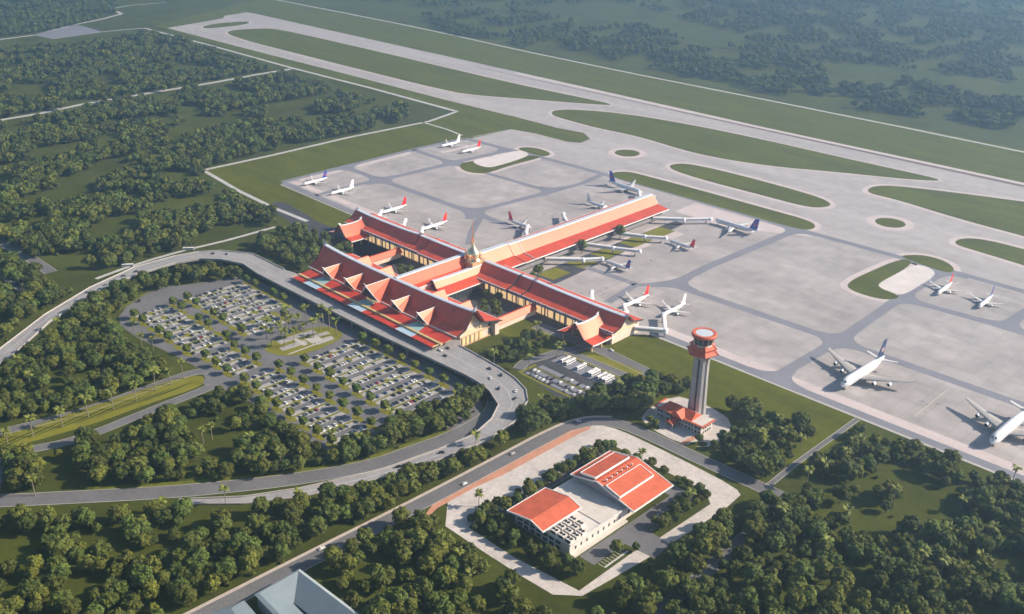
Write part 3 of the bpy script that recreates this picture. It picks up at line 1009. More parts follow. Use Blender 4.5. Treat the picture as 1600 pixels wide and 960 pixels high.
# two tier entrance canopy over the departures kerb
can = MB()
can.box(-793, -581, 489.0, 497.2, 11.7, 12.3)
can.build('lower_canopy', 'canopy', term)
can2 = MB()
can2.add([(-795, 498.5, 13.0), (-579, 498.5, 13.0), (-579, 512, 14.2), (-795, 512, 14.2), (-795, 498.5, 12.5), (-579, 498.5, 12.5), (-579, 512, 13.7), (-795, 512, 13.7)],
         [(0, 1, 2, 3), (7, 6, 5, 4), (0, 4, 5, 1), (1, 5, 6, 2), (2, 6, 7, 3), (3, 7, 4, 0)])
can2.build('upper_canopy', 'canopy', term)
bm_ = MB()
bm_.box(-796, -578, 496.6, 499.0, 12.3, 13.6)
bm_.box(-795.6, -795, 489, 512, 12.3, 12.9)
bm_.box(-580.4, -579.6, 489, 512, 12.35, 13.2)
bm_.build_each('canopy_beam', 'beam', term)
for cx in (CX - 76, CX - 4, CX + 68):
    q = MB().box(cx - 11, cx + 11, 488.8, 496.6, 12.3, 12.42)
    q.build('skylight', 'glass_blue', term)
    q = MB()
    q.add([(cx - 9, 499, 13.15), (cx + 9, 499, 13.15), (cx + 6, 511, 14.25), (cx - 6, 511, 14.25), (cx - 9, 499, 13.05), (cx + 9, 499, 13.05), (cx + 6, 511, 14.13), (cx - 6, 511, 14.13)],
          [(0, 1, 2, 3), (7, 6, 5, 4), (0, 4, 5, 1), (1, 5, 6, 2), (2, 6, 7, 3), (3, 7, 4, 0)])
    q.build('skylight', 'glass_teal', term)
for k in range(19):
    x = -790 + k * 11.5
    q = MB().tube((x, 491.5, 8.2), (x, 491.5, 11.8), .35, n=6)
    q.build('canopy_column', 'ochre', term)

# connector between hall and crossing, flanked by two lower aisles
roof('connector_roof', 'y', CX, 536, 641, (6.8, 20.5, 13, 19), (6.8, 20.5, 13, 19), 30.6, 2.2, lift=0)
body('y', CX, 540, 640, 12.5, 12.5, (6.8, 20.5, 13, 19), (6.8, 20.5, 13, 19), 30.6, 2.2, drop=1.0)
for s in (-1, 1):
    AL, AR = (6.0, 15.6, 9.5, 15), (6.2, 15.4, 18.5, 12.2)
    if s < 0: AL, AR = AR, AL
    ca = CX + s * 15.3
    roof('aisle_roof', 'y', ca, 569, 637, AL, AR, 21.4, 1.9, lift=1.0)
    w = body('y', ca, 569.8, 640, 9 if s > 0 else 15, 15 if s > 0 else 9, AL, AR, 21.4, 1.9, m='dark_wall')
    windows(w, 'x+' if s > 0 else 'x-', ca + s * 15, 572, 622, 1.5, 9.5, 10, 'glass', 0.2)

# cross wings
WL, WR = (9.5, 15.6, 19, 13.4), (9.5, 15.6, 23, 13.2)
for s in (-1, 1):
    x = sorted((CX + s * 200, CX + s * 86))
    roof('wing_roof', 'x', 641, x[0], x[1], WL, WR, 22.8, 2.2, lift=1.6 if s < 0 else .8, horn=2.5)
    x = sorted((CX + s * 85, CX + s * 68))
    roof('link_roof', 'x', 641, x[0], x[1], (9.8, 16.2, 19.5, 14), (9.8, 16.2, 23.5, 13.8), 23.6, 2.3, lift=.2)
    x = sorted((CX + s * 67, CX - s * 4))
    roof('inner_wing_roof', 'x', 639, x[0], x[1], (10, 17, 20, 14.6), (10, 17, 24, 14.2), 24.6, 2.3, lift=0)
    x = sorted((CX + s * 196.5, CX + s * 12))
    w = body('x', 641, x[0], x[1], 16.5, 22, WL, WR, 22.4, 2.0, drop=1.0)
    windows(w, 'y-', 624.5, x[0] + 3, x[1] - (8 if s > 0 else 3), 1.0, 10.2, 22, 'glass_warm', 0.22, 0.1)
    windows(w, 'y+', 663, x[0] + 3, x[1] - 40, 5.0, 10.2, 20, 'glass', 0.15, 0.1)
    q = MB()
    for k in range(15):
        xx = x[0] + 3 + (x[1] - x[0] - 6) * k / 14
        q.box(xx - .5, xx + .5, 620.6, 621.6, 0.0, 13.2)
    q.build_each('column', 'dark_wall', term)
    q = MB().box(x[0], x[1], 620.2, 624.4, 11.0, 11.8)
    q.build('lintel', 'grey_wall', term)
    # gabled porch in front of the wing's outer end
    pc = CX + s * 176
    PL, PR = (11, 9.4, 21, 7.8), (11, 9.4, 21, 7.8)
    roof('porch_roof', 'y', pc, 597.5, 628, PL, PR, 20.6, .6, lift=1.8, horn=2.2, th=.5)
    for cxx, cyy in ((-17, 601), (17, 601), (-17, 614), (17, 614)):
        MB().box(pc + cxx - .7, pc + cxx + .7, cyy - .7, cyy + .7, 0, 7.6).build('porch_column', 'ochre', term)
    # end wall trims
    xe = CX + s * 196.5
    windows(w, 'x+' if s > 0 else 'x-', xe, 630, 658, 9.0, 11.2, 7, 'glass_warm', 0.4, 0.1)
    # covered walk between hall and wing
    wx = CX + s * 101
    pr = [(wx - 5.5, 5.6), (wx - 1, 10.2), (wx + 1, 10.2), (wx + 5.5, 5.6)]
    q = MB().ext(pr, 'y', 566.5, 622).build('walkway_roof', 'roof', term)
    MB().box(wx - 4, wx + 4, 566.4, 621, 0, 5.6).build('wall', 'cream', term)

# crossing, gilded dome
q = MB().prism([(CX - 1, 621), (CX + 17, 621), (CX + 17, 639), (CX - 1, 639)], 20, 26.2)
q.build('crossing_base', 'ochre', term)
DX, DY = CX + 8, 630
dm = MB().lathe([(8.6, 24), (8.4, 27.4), (6.9, 27.8), (7.2, 30), (7.5, 32), (6.8, 34.4), (5.0, 36.6), (3.3, 38.2), (2.2, 40.4), (1.5, 44.5)], (DX, DY), 24)
dm = dm.build('dome', 'gold', term)
MB().lathe([(1.9, 44), (1.2, 47), (1.5, 48), (.7, 51), (.5, 56), (.28, 66), (.05, 70)], (DX, DY), 10).build('spire', 'gold', dm)
for k in range(8):
    a = k * pi / 4 + pi / 8
    MB().lathe([(1.2, 27.5), (1.2, 30), (.7, 31.5), (.1, 34)], (DX + 8.4 * cos(a), DY + 8.4 * sin(a)), 8).build('finial', 'gold', dm)

# long boarding pier
PL = (11.5, 14.6, 28, 12.4)
roof('pier_roof', 'y', CX, 701, 934, PL, PL, 24.3, 2.6, lift=.8, verge='trim')
roof('pier_link_roof', 'y', CX, 686, 700, PL, PL, 25.2, 2.7, lift=0)
roof('inner_pier_roof', 'y', CX, 640, 685, (11.5, 15.6, 28, 13), (11.5, 15.6, 28, 13), 26.4, 2.7, lift=0)
pw = body('y', CX, 642, 930, 22, 22, PL, PL, 24.3, 2.6, m='facade', drop=1.0)
for face, fx in (('x+', CX + 22), ('x-', CX - 22)):
    windows(pw, face, fx, 672, 928, 7.2, 11.0, 32, 'glass', 0.12, 0.12)
lg = MB()
for s in (-1, 1):
    lg.box(*sorted((CX + s * 22, CX + s * 24.5)), 670, 929, 5.4, 6.2)
    lg.box(*sorted((CX + s * 22, CX + s * 25.5)), 670, 929, 4.1, 4.5)
lg.build_each('ledge', 'grey_wall', term)
en = MB()
for s, x in ((-1, CX - 5), (1, CX + 5)):
    en.tube((x, 929, 15), (x * .6 + CX * .4, 938, 23), .9, .9, 8)
    en.tube((x, 931, 22), (x, 939, 14), .8, .8, 8)
en.build_each('end_bracket', 'white', term)

# ------------------------------------------------------------------ elevated departures road
via = thing('viaduct', 'long curved concrete viaduct carrying the departures road past the red roofed terminal', 'elevated road', (-600, 478, 0))
stn = [(G(-70, 618, .3), G(-86, 606, .3)), (G(17, 558, 1), G(-2, 547, 1)), (G(77, 503, 3), G(70, 492, 3)), (G(147, 459, 5), G(140, 450, 5)), (G(217, 428, 6.5), G(210, 418, 6.5)), (G(275, 411, 8), G(271, 401, 8)),
       (G(312, 405, 8), G(310, 394, 8)), (G(345, 406, 8), G(347, 392, 8)), (G(380, 413, 8), G(395, 397, 8)), (Vector((-836, 474, 8)), Vector((-826, 500, 8))), (Vector((-803, 474, 8)), Vector((-800, 505, 8))), (Vector((-799, 474, 8)), Vector((-799, 521.9, 8))),
       (Vector((-640, 476, 8)), Vector((-640, 521.9, 8))), (Vector((-580, 479, 8)), Vector((-580.9, 521.9, 8))), (Vector((-575, 479.5, 8)), Vector((-573, 514, 8))), (Vector((-550, 480.5, 8)), Vector((-545, 512.5, 8))), (Vector((-530, 481.5, 8)), Vector((-518, 510.5, 8))),
       (Vector((-512, 480.5, 8)), Vector((-497, 507, 8))), (Vector((-496, 477, 8)), Vector((-478, 500, 8))), (Vector((-485, 471.5, 7.8)), Vector((-464, 488, 7.8))), (G(779, 633, 7.5), G(822, 630, 7.5)), (G(768, 655, 6.5), G(810, 655, 6.5)), (G(740, 680, 5), G(762, 688, 5)),
       (G(683, 704, 3), G(684, 720, 3)), (G(633, 722, 1.9), G(635, 737, 1.9)), (G(583, 738, 1), G(584, 751, 1)), (G(525, 751, .5), G(526, 765, .5)), (G(467, 764, .25), G(467, 778, .25)), (G(380, 777, .2), G(380, 788, .2)), (G(280, 781, .16), G(280, 789, .16))]
dk = MB()
secs = [[a, b, b - Vector((0, 0, min(1.6, b.z - .05))), a - Vector((0, 0, min(1.6, a.z - .05)))] for a, b in stn]
dk.loft(secs, 0, False)
dk = dk.build('deck', 'deck', via)
pa = MB()
for i in range(len(stn) - 1):
    for j in (0, 1):
        p, q = stn[i][j], stn[i + 1][j]
        if j == 1 and 9 <= i <= 13:
            continue
        d = (q - p); d.z = 0; d.normalize()
        nn = Vector((-d.y, d.x, 0)) * .3
        lo = Vector((0, 0, .02)); hi = Vector((0, 0, 1.0))
        pa.loft([[p - nn + lo, p + nn + lo, p + nn + hi, p - nn + hi], [q - nn + lo, q + nn + lo, q + nn + hi, q - nn + hi]], 0, False)
pa.build_each('parapet', 'kerb', via)
cm = MB()
mid = [a * .45 + b * .55 for a, b in stn]
for i in range(len(stn) - 1):
    if stn[i][0].z < .4: continue
    for t, w in ((.5 if not 9 <= i <= 13 else .3, .45),):
        p, q = stn[i][0].lerp(stn[i][1], t), stn[i + 1][0].lerp(stn[i + 1][1], t)
        cm.ribbon([p + Vector((0, 0, .03)), q + Vector((0, 0, .03))], w)
cm.build('lane_line', 'line', via, fix=False)
for i in range(3, 23):
    a, b = stn[i]
    for a2, b2 in ((a, b),) if i not in (12, 13) else ((a, b),):
        if a.z < 3.2: continue
        for t in (.2, .8) if (a - b).length > 15 else (.5,):
            p = a.lerp(b, t)
            if p.y > 508 and -800 < p.x < -579: continue
            MB().tube((p.x, p.y, 0), (p.x, p.y, p.z - 1.5), .9, n=10).build('column', 'deckside', via)
for x in range(-780, -580, 20):
    MB().tube((x, 477, 0), (x, 477, 6.5), .9, n=10).build('column', 'deckside', via)
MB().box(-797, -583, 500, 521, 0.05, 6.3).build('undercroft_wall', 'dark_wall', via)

# ------------------------------------------------------------------ control tower
TX, TY = -366.0, 577.0
tw = thing('control_tower', 'tall fluted grey control tower with orange tiled skirt roofs and white top', 'control tower', (TX, TY, 0))
sh_ = MB()


def flute(r):
    out = []
    for k in range(6):
        a = k * pi / 3 + .25
        for da, rr in ((-.36, 1.0), (0.0, 1.07), (.36, 1.0), (.40, .80), (pi / 3 - .40, .80)):
            out.append((TX + r * rr * cos(a + da), TY + r * rr * sin(a + da)))
    return out


zs = [(7.2, 0), (6.7, 15), (6.2, 35), (6.0, 48), (6.4, 52), (7.6, 55.5), (7.9, 58)]
n = len(flute(1))
secs = [[(x, y, z) for x, y in flute(r)] for r, z in zs]
sh_.loft(secs, 0, False)
for i, f in enumerate(sh_.f):
    if len(f) == 4:
        j = i % n
        if j % 5 == 3 and i < n * 4: sh_.m[i] = 1
sh_.build('shaft', ['tower_grey', 'dark_wall'], tw)


def hexroof(r0, z0, r1, z1, name, m='roof_low'):
    mb = MB().lathe([(r0 * .96, z0 - .7), (r0, z0), (r0 * .82, z0 + (z1 - z0) * .42), (r1, z1), (r1 * .9, z1)], (TX, TY), 6, rot=.25, smooth=False)
    o = mb.build(name, m, tw)
    hp = MB()
    for k in range(6):
        a = k * pi / 3 + .25
        P_ = lambda r, z: (TX + r * cos(a), TY + r * sin(a), z)
        hp.tube(P_(r0 * 1.02, z0 + .1), P_(r0 * .82, z0 + (z1 - z0) * .42 + .2), .35, .3, 5)
        hp.tube(P_(r0 * .82, z0 + (z1 - z0) * .42 + .2), P_(r1, z1 + .2), .3, .3, 5)
    hp.build_each('hip_tile', m, o)


hexroof(12.7, 57.3, 8.8, 61.2, 'skirt_roof')
hexroof(10.9, 61.7, 7.6, 64.6, 'upper_skirt_roof')
MB().lathe([(7.4, 56), (8.2, 61.4), (7.6, 61.5), (7.6, 64.5)], (TX, TY), 12, smooth=False).build('gallery_wall', 'offwhite', tw)
MB().lathe([(6.9, 64.6), (8.4, 70.2)], (TX, TY), 12, smooth=False).build('cab_window', 'glass', tw)
mu = MB()
for k in range(12):
    a = k * pi / 6
    mu.tube((TX + 6.95 * cos(a), TY + 6.95 * sin(a), 64.7), (TX + 8.5 * cos(a), TY + 8.5 * sin(a), 70.2), .16, n=5)
mu.build_each('cab_mullion', 'offwhite', tw)
MB().lathe([(8.5, 70), (9.6, 70.8), (9.7, 72.2), (9.1, 73.0), (6.9, 72.9), (6.8, 72.4), (.5, 72.3)], (TX, TY), 28, smooth=False).build('crown_ring', 'roof_low', tw)
MB().lathe([(6.7, 72.3), (6.7, 72.7), (.2, 72.8)], (TX, TY), 28, smooth=False).build('roof_top', 'ridge', tw)

# low building at the tower's foot
lb = thing('tower_base_building', 'low white two storey building with red hipped roof at the foot of the control tower', 'office building', (-366, 562, 0))
w = MB().box(-389, -346, 555.5, 569, 0, 7.4).build('wall', 'offwhite', lb)
windows(w, 'y-', 555.5, -388, -347, 4.4, 6.6, 14, 'glass', .25, .08)
windows(w, 'y-', 555.5, -388, -347, 0.6, 3.0, 14, 'glass', .3, .08)
windows(w, 'x+', -346, 556.5, 568, 4.4, 6.6, 4, 'glass', .25, .08)
windows(w, 'x+', -346, 556.5, 568, 0.6, 3.0, 4, 'glass', .3, .08)
q = MB().box(-390.5, -344.5, 554.2, 570.2, 7.4, 8.0)
q.build('flat_roof', 'flatroof', lb)
q = MB()
for x0, x1, y0, y1 in ((-391, -344, 553.8, 555.4), (-391, -389.6, 555.4, 570.5), (-345.4, -344, 555.4, 570.5)):
    q.box(x0, x1, y0, y1, 8.0, 8.6)
q.build_each('parapet', 'roof_low', lb)
q = MB()
q.add([(-386, 555.6, 8.1), (-356, 555.6, 8.1), (-356, 569.6, 8.1), (-386, 569.6, 8.1), (-382, 562.6, 12.6), (-357, 562.6, 12.6)], [(0, 1, 5, 4), (1, 2, 5), (2, 3, 4, 5), (3, 0, 4)])
q.build('roof', 'roof_low', lb)
q = MB().ext([(-374, 8.2), (-368, 12.8), (-362, 8.2)], 'y', 552.2, 562)
q.build('cross_gable', 'roof_low', lb)
q = MB().ext([(-374.5, 4.2), (-370.5, 6.6), (-366.5, 4.2)], 'y', 546.5, 555.4)
q.build('porch_roof', 'roof_low', lb)
for x in (-373.8, -367.2):
    MB().box(x - .25, x + .25, 547, 547.5, 0, 4.3).build('porch_column', 'offwhite', lb)
bx = MB()
for x in (-388.9, -380, -371, -362, -353, -346.2):
    bx.box(x - .25, x + .25, 554.3, 554.9, 0, 7.4)
bx.box(-390, -345, 554.2, 555.4, 3.5, 3.9)
bx.build_each('veranda', 'offwhite', lb)

# ------------------------------------------------------------------ service building in the paved compound
sb = thing('service_building', 'cream utility building with two orange red pitched roofs inside the paved compound', 'utility building', (-345, 420, 0))
w = MB().box(-369, -321, 378, 472, 0, 8.6).build('wall', 'offwhite', sb)
windows(w, 'x+', -321, 381, 430, 3.2, 5.6, 9, 'glass', .72, .08)
windows(w, 'x+', -321, 435, 470, 3.0, 6.2, 10, 'glass', .5, .08)
windows(w, 'y-', 378, -367, -328, 4.8, 7.2, 7, 'glass', .2, .08)
windows(w, 'y-', 378, -367, -328, 1.0, 3.4, 7, 'glass', .35, .08)
MB().box(-366, -320.4, 408.5, 432.5, 8.6, 9.1).build('flat_roof', 'flatroof', sb)
q = MB()
q.box(-321.4, -320.2, 377.6, 433, 8.62, 9.6); q.box(-369.4, -341.4, 377.4, 378.6, 8.62, 9.0)
q.build_each('parapet', 'offwhite', sb)
q = MB().box(-321, -317.8, 379, 432, 0, 1.3)
q.build('loading_dock', 'flatroof', sb)


def pitched(c, x0, x1, y0, y1, zl, zr_, zm, name):
    """ridge along y at x = c; zl, zr_ eave heights"""
    pr = [(x0, zl), (c, zm), (x1, zr_), (x1, zr_ - .5), (c, zm - .6), (x0, zl - .5)]
    o = MB().ext(pr, 'y', y0, y1).build(name, 'roof_low', sb)
    t_ = MB()
    for y, s in ((y0, -1), (y1, 1)):
        a, b = sorted((y + s * .02, y + s * .5))
        for (u0, z0), (u1, z1) in (((x0, zl), (c, zm)), ((c, zm), (x1, zr_))):
            t_.add([(u, yy, z + d) for yy in (a, b) for u, z, d in ((u0, z0, .25), (u1, z1, .25), (u1, z1, -.9), (u0, z0, -.9))],
                   [(0, 1, 2, 3), (7, 6, 5, 4), (0, 4, 5, 1), (1, 5, 6, 2), (2, 6, 7, 3), (3, 7, 4, 0)])
    for x, z, s in ((x0, zl, -1), (x1, zr_, 1)):
        a, b = sorted((x, x + s * .55))
        t_.box(a, b, y0 - .5, y1 + .5, z - .8, z + .22)
    t_.build('roof_trim', 'trim', o)
    return o


pitched(-350, -371, -339.5, 373, 409, 11.5, 12.2, 15.4, 'roof')
q = MB().ext([(-368.8, 8.62), (-368.8, 11.2), (-350, 14.6), (-341, 11.9), (-341, 8.62)], 'y', 376, 407.5)
q = q.build('upper_wall', 'offwhite', sb)
windows(q, 'y-', 376, -366, -346, 9.2, 11.0, 5, 'glass', .2, .08)
bigr = pitched(-345, -368.5, -313.5, 432, 474, 12.8, 11.0, 18.6, 'roof')
q = MB().ext([(-366, 8.62), (-366, 12.4), (-345, 17.9), (-319.5, 11.5), (-319.5, 8.62)], 'y', 434.5, 471.5)
q.build('upper_wall', 'grey_wall', sb)
for x0, x1, z0, z1 in ((-360, -347.5, 18.2, 20.4), (-337.5, -326, 18.8, 15.8)):
    o = MB().add([(x0, 432.5, z0), (x1, 432.5, z1), (x1, 468, z1), (x0, 468, z0), (x0, 432.5, z0 - .5), (x1, 432.5, z1 - .5), (x1, 468, z1 - .5), (x0, 468, z0 - .5)],
                 [(0, 1, 2, 3), (7, 6, 5, 4), (0, 4, 5, 1), (1, 5, 6, 2), (2, 6, 7, 3), (3, 7, 4, 0)]).build('raised_roof', 'roof_low', sb)
    t_ = MB()
    sl_ = (z1 - z0) / (x1 - x0)
    for y in (432.0, 468.02):
        t_.add([(u, yy, z + d) for yy in (y, y + .48) for u, z, d in ((x0, z0, .3), (x1, z1, .3), (x1, z1, -1.0), (x0, z0, -1.0))],
               [(0, 1, 2, 3), (7, 6, 5, 4), (0, 4, 5, 1), (1, 5, 6, 2), (2, 6, 7, 3), (3, 7, 4, 0)])
    t_.box(x0 - .5, x0 - .02, 432, 468.5, z0 - 1.0, z0 + .3)
    t_.box(x1 + .02, x1 + .5, 432, 468.5, z1 - 1.2, z1 + .3)
    t_.build('roof_trim', 'trim', o)
    zb = min(z0, z1) - 2.6
    MB().ext([(x0 + .8, zb - 2), (x0 + .8, z0 - .55), (x1 - .8, z1 - .55), (x1 - .8, zb - 2)], 'y', 433.2, 467.2).build('clerestory_wall', 'grey_wall', sb)
for k in range(6):
    y = 437 + k * 5.4
    MB().lathe([(.5, 15.2), (.5, 19.4), (.9, 19.5), (.1, 20.2)], (-341.5, y), 8).build('roof_vent', 'white', sb)
# plant on the flat roof
for i in range(3):
    for j in range(4):
        x, y = -336 + i * 6.2, 381 + j * 5.6
        if i == 2 and j == 3: continue
        ch = thing('rooftop_chiller', 'grey rooftop cooling unit with dark fan openings on the low roof of the utility building', 'cooling unit', (x, y, 8.6), group='cooling units on the utility building')
        MB().box(x - 2.4, x + 2.4, y - 2.1, y + 2.1, 8.6, 11.4).build('casing', 'offwhite', ch)
        for dx in (-1.15, 1.15):
            MB().lathe([(.98, 11.4), (.98, 11.75), (.6, 11.76), (.05, 11.5)], (x + dx, y), 10, smooth=False).build('fan', 'black', ch)
        MB().box(x - 2.0, x + 2.0, y - 2.2, y - 2.1, 9.2, 10.8).build('grille', 'black', ch)

# blue-grey roofed building cut by the lower edge
def hipped(name, label, pts, z0, ridge, zr_, wallh):
    o = thing(name, label, 'building', (sum(p[0] for p in pts) / 4, sum(p[1] for p in pts) / 4, 0))
    MB().prism(grow(pts, -1.2), 0, z0, bottom=False).build('wall', 'grey_wall', o)
    r0, r1 = ridge
    vs = [(*p, z0) for p in pts] + [(*r0, zr_), (*r1, zr_)]
    MB().add(vs, [(0, 1, 5, 4), (2, 3, 4, 5)]).add(vs, [(1, 2, 5), (3, 0, 4)]).add(vs, [(3, 2, 1, 0)]).build('roof', 'zinc', o, fix=True)
    hb = MB()
    return o
    hb.tube(vs[0], vs[4], .35, n=6); hb.tube(vs[3], vs[4], .35, n=6); hb.tube(vs[4], vs[5], .4, n=6); hb.tube(vs[1], vs[5], .35, n=6); hb.tube(vs[2], vs[5], .35, n=6)
    hb.build_each('hip_cap', 'trim', o)
    return o


A_, B_ = G(397, 929, 11), G(468, 889, 11)
C_, D_ = G(562, 960, 11), G(480, 1015, 11)
pts = [(p.x, p.y) for p in (A_, B_, C_, D_)]
zb = thing('zinc_roofed_building', 'large building with a square ring of blue grey metal roof at the lower edge', 'building', (sum(p[0] for p in pts) / 4, sum(p[1] for p in pts) / 4, 0))
n_ = len(pts)
ins = lambda d: [tuple(q) for q in [(Vector(p) + ((Vector(pts[(i + 1) % n_]) - Vector(p)).normalized() + (Vector(pts[i - 1]) - Vector(p)).normalized()) * d) for i, p in enumerate(pts)]]
o1, o2, i1, i2 = ins(1.2), ins(0), ins(2.2), ins(16.0)
q = MB()
q.add([(*p, 0) for p in o1] + [(*p, 11) for p in o1], [(i, (i + 1) % 4, 4 + (i + 1) % 4, 4 + i) for i in range(4)])
q.build('wall', 'grey_wall', zb)
q = MB()
q.add([(*p, 11) for p in o2] + [(*p, 12) for p in i1], [(i, (i + 1) % 4, 4 + (i + 1) % 4, 4 + i) for i in range(4)])
q.add([(*p, 11) for p in o2] + [(*p, 10.4) for p in o1], [(i, (i + 1) % 4, 4 + (i + 1) % 4, 4 + i) for i in range(4)])
q.build('rim', 'zinc_rim', zb)
q = MB()
q.add([(*p, 12) for p in i1] + [(*p, 5.0) for p in i2], [(i, (i + 1) % 4, 4 + (i + 1) % 4, 4 + i) for i in range(4)])
q.build('roof', 'zinc', zb)
q = MB()
ct = (sum(p[0] for p in i2) / 4, sum(p[1] for p in i2) / 4)
q.add([(*p, 5.0) for p in i2] + [(*ct, 2.0)], [(i, (i + 1) % 4, 4) for i in range(4)])
q.build('skylight', 'zinc_dark', zb)
A2, B2 = G(330, 958, 7), G(382, 938, 7)
C2, D2 = G(400, 960, 7), G(350, 990, 7)
hipped('annex_building', 'small pale blue roofed annex left of the large hipped roof at the lower edge', [(p.x, p.y) for p in (A2, B2, C2, D2)], 7,
       (((A2 + B2) / 2).lerp((C2 + D2) / 2, .3)[:2], ((A2 + B2) / 2).lerp((C2 + D2) / 2, .7)[:2]), 9.5, 7)

# ------------------------------------------------------------------ aircraft
_mesh = {}


def mesh_of(key, fn, mats):
    if key not in _mesh:
        mb = fn()
        _mesh[key] = mb.mesh(key.split(':')[0], mats)
    return _mesh[key]


def fuselage(L, r, deep=1.0):
    """nose at the origin, tail towards -X, belly clearance included"""
    zc = r * 1.0 * deep + r * .55
    mb = MB()
    st = [(0, .04, -.25), (.006, .22, -.22), (.02, .45, -.15), (.045, .7, -.07), (.08, .9, -.02), (.13, 1, 0), (.45, 1, 0), (.66, 1, 0), (.76, .88, .10), (.86, .62, .30), (.94, .36, .50), (1, .10, .66)]
    secs = []
    for u, k, dz in st:
        secs.append([(-u * L, r * k * cos(a * pi / 9), zc + dz * r + r * k * deep * sin(a * pi / 9)) for a in range(18)])
    mb.loft(secs, 0, True)
    return mb, zc


def wing_mb(root, tip, croot, ctip, x_le_r, x_le_t, z_r, z_t, th=.10, fence=0.0):
    """one wing half: root/tip are span positions, leading edges measured from the nose"""
    mb = MB()
    secs = []
    for u, c, xl, z, k in ((root, croot, x_le_r, z_r, 1.0), (root + (tip - root) * .35, croot * .62 + ctip * .12, x_le_r + (x_le_t - x_le_r) * .35, z_r + (z_t - z_r) * .3, .9), (tip, ctip, x_le_t, z_t, .7)):
        t = c * th * k
        secs.append([(-xl, u, z), (-xl - c * .25, u, z + t * .5), (-xl - c * .65, u, z + t * .38), (-xl - c, u, z + .05), (-xl - c * .6, u, z - t * .4), (-xl - c * .2, u, z - t * .45)])
    mb.loft(secs, 0, True)
    if fence:
        x, u, z = x_le_t, tip, z_t
        s = 1 if tip > 0 else -1
        mb.loft([[(-x - .1, u, z), (-x - ctip, u, z), (-x - ctip, u + .15 * s, z), (-x - .1, u + .15 * s, z)],
                 [(-x - ctip * 1.0, u + .5 * s, z + fence), (-x - ctip * 1.4, u + .5 * s, z + fence), (-x - ctip * 1.4, u + .6 * s, z + fence), (-x - ctip * 1.0, u + .6 * s, z + fence)]], 0, False)
    return mb


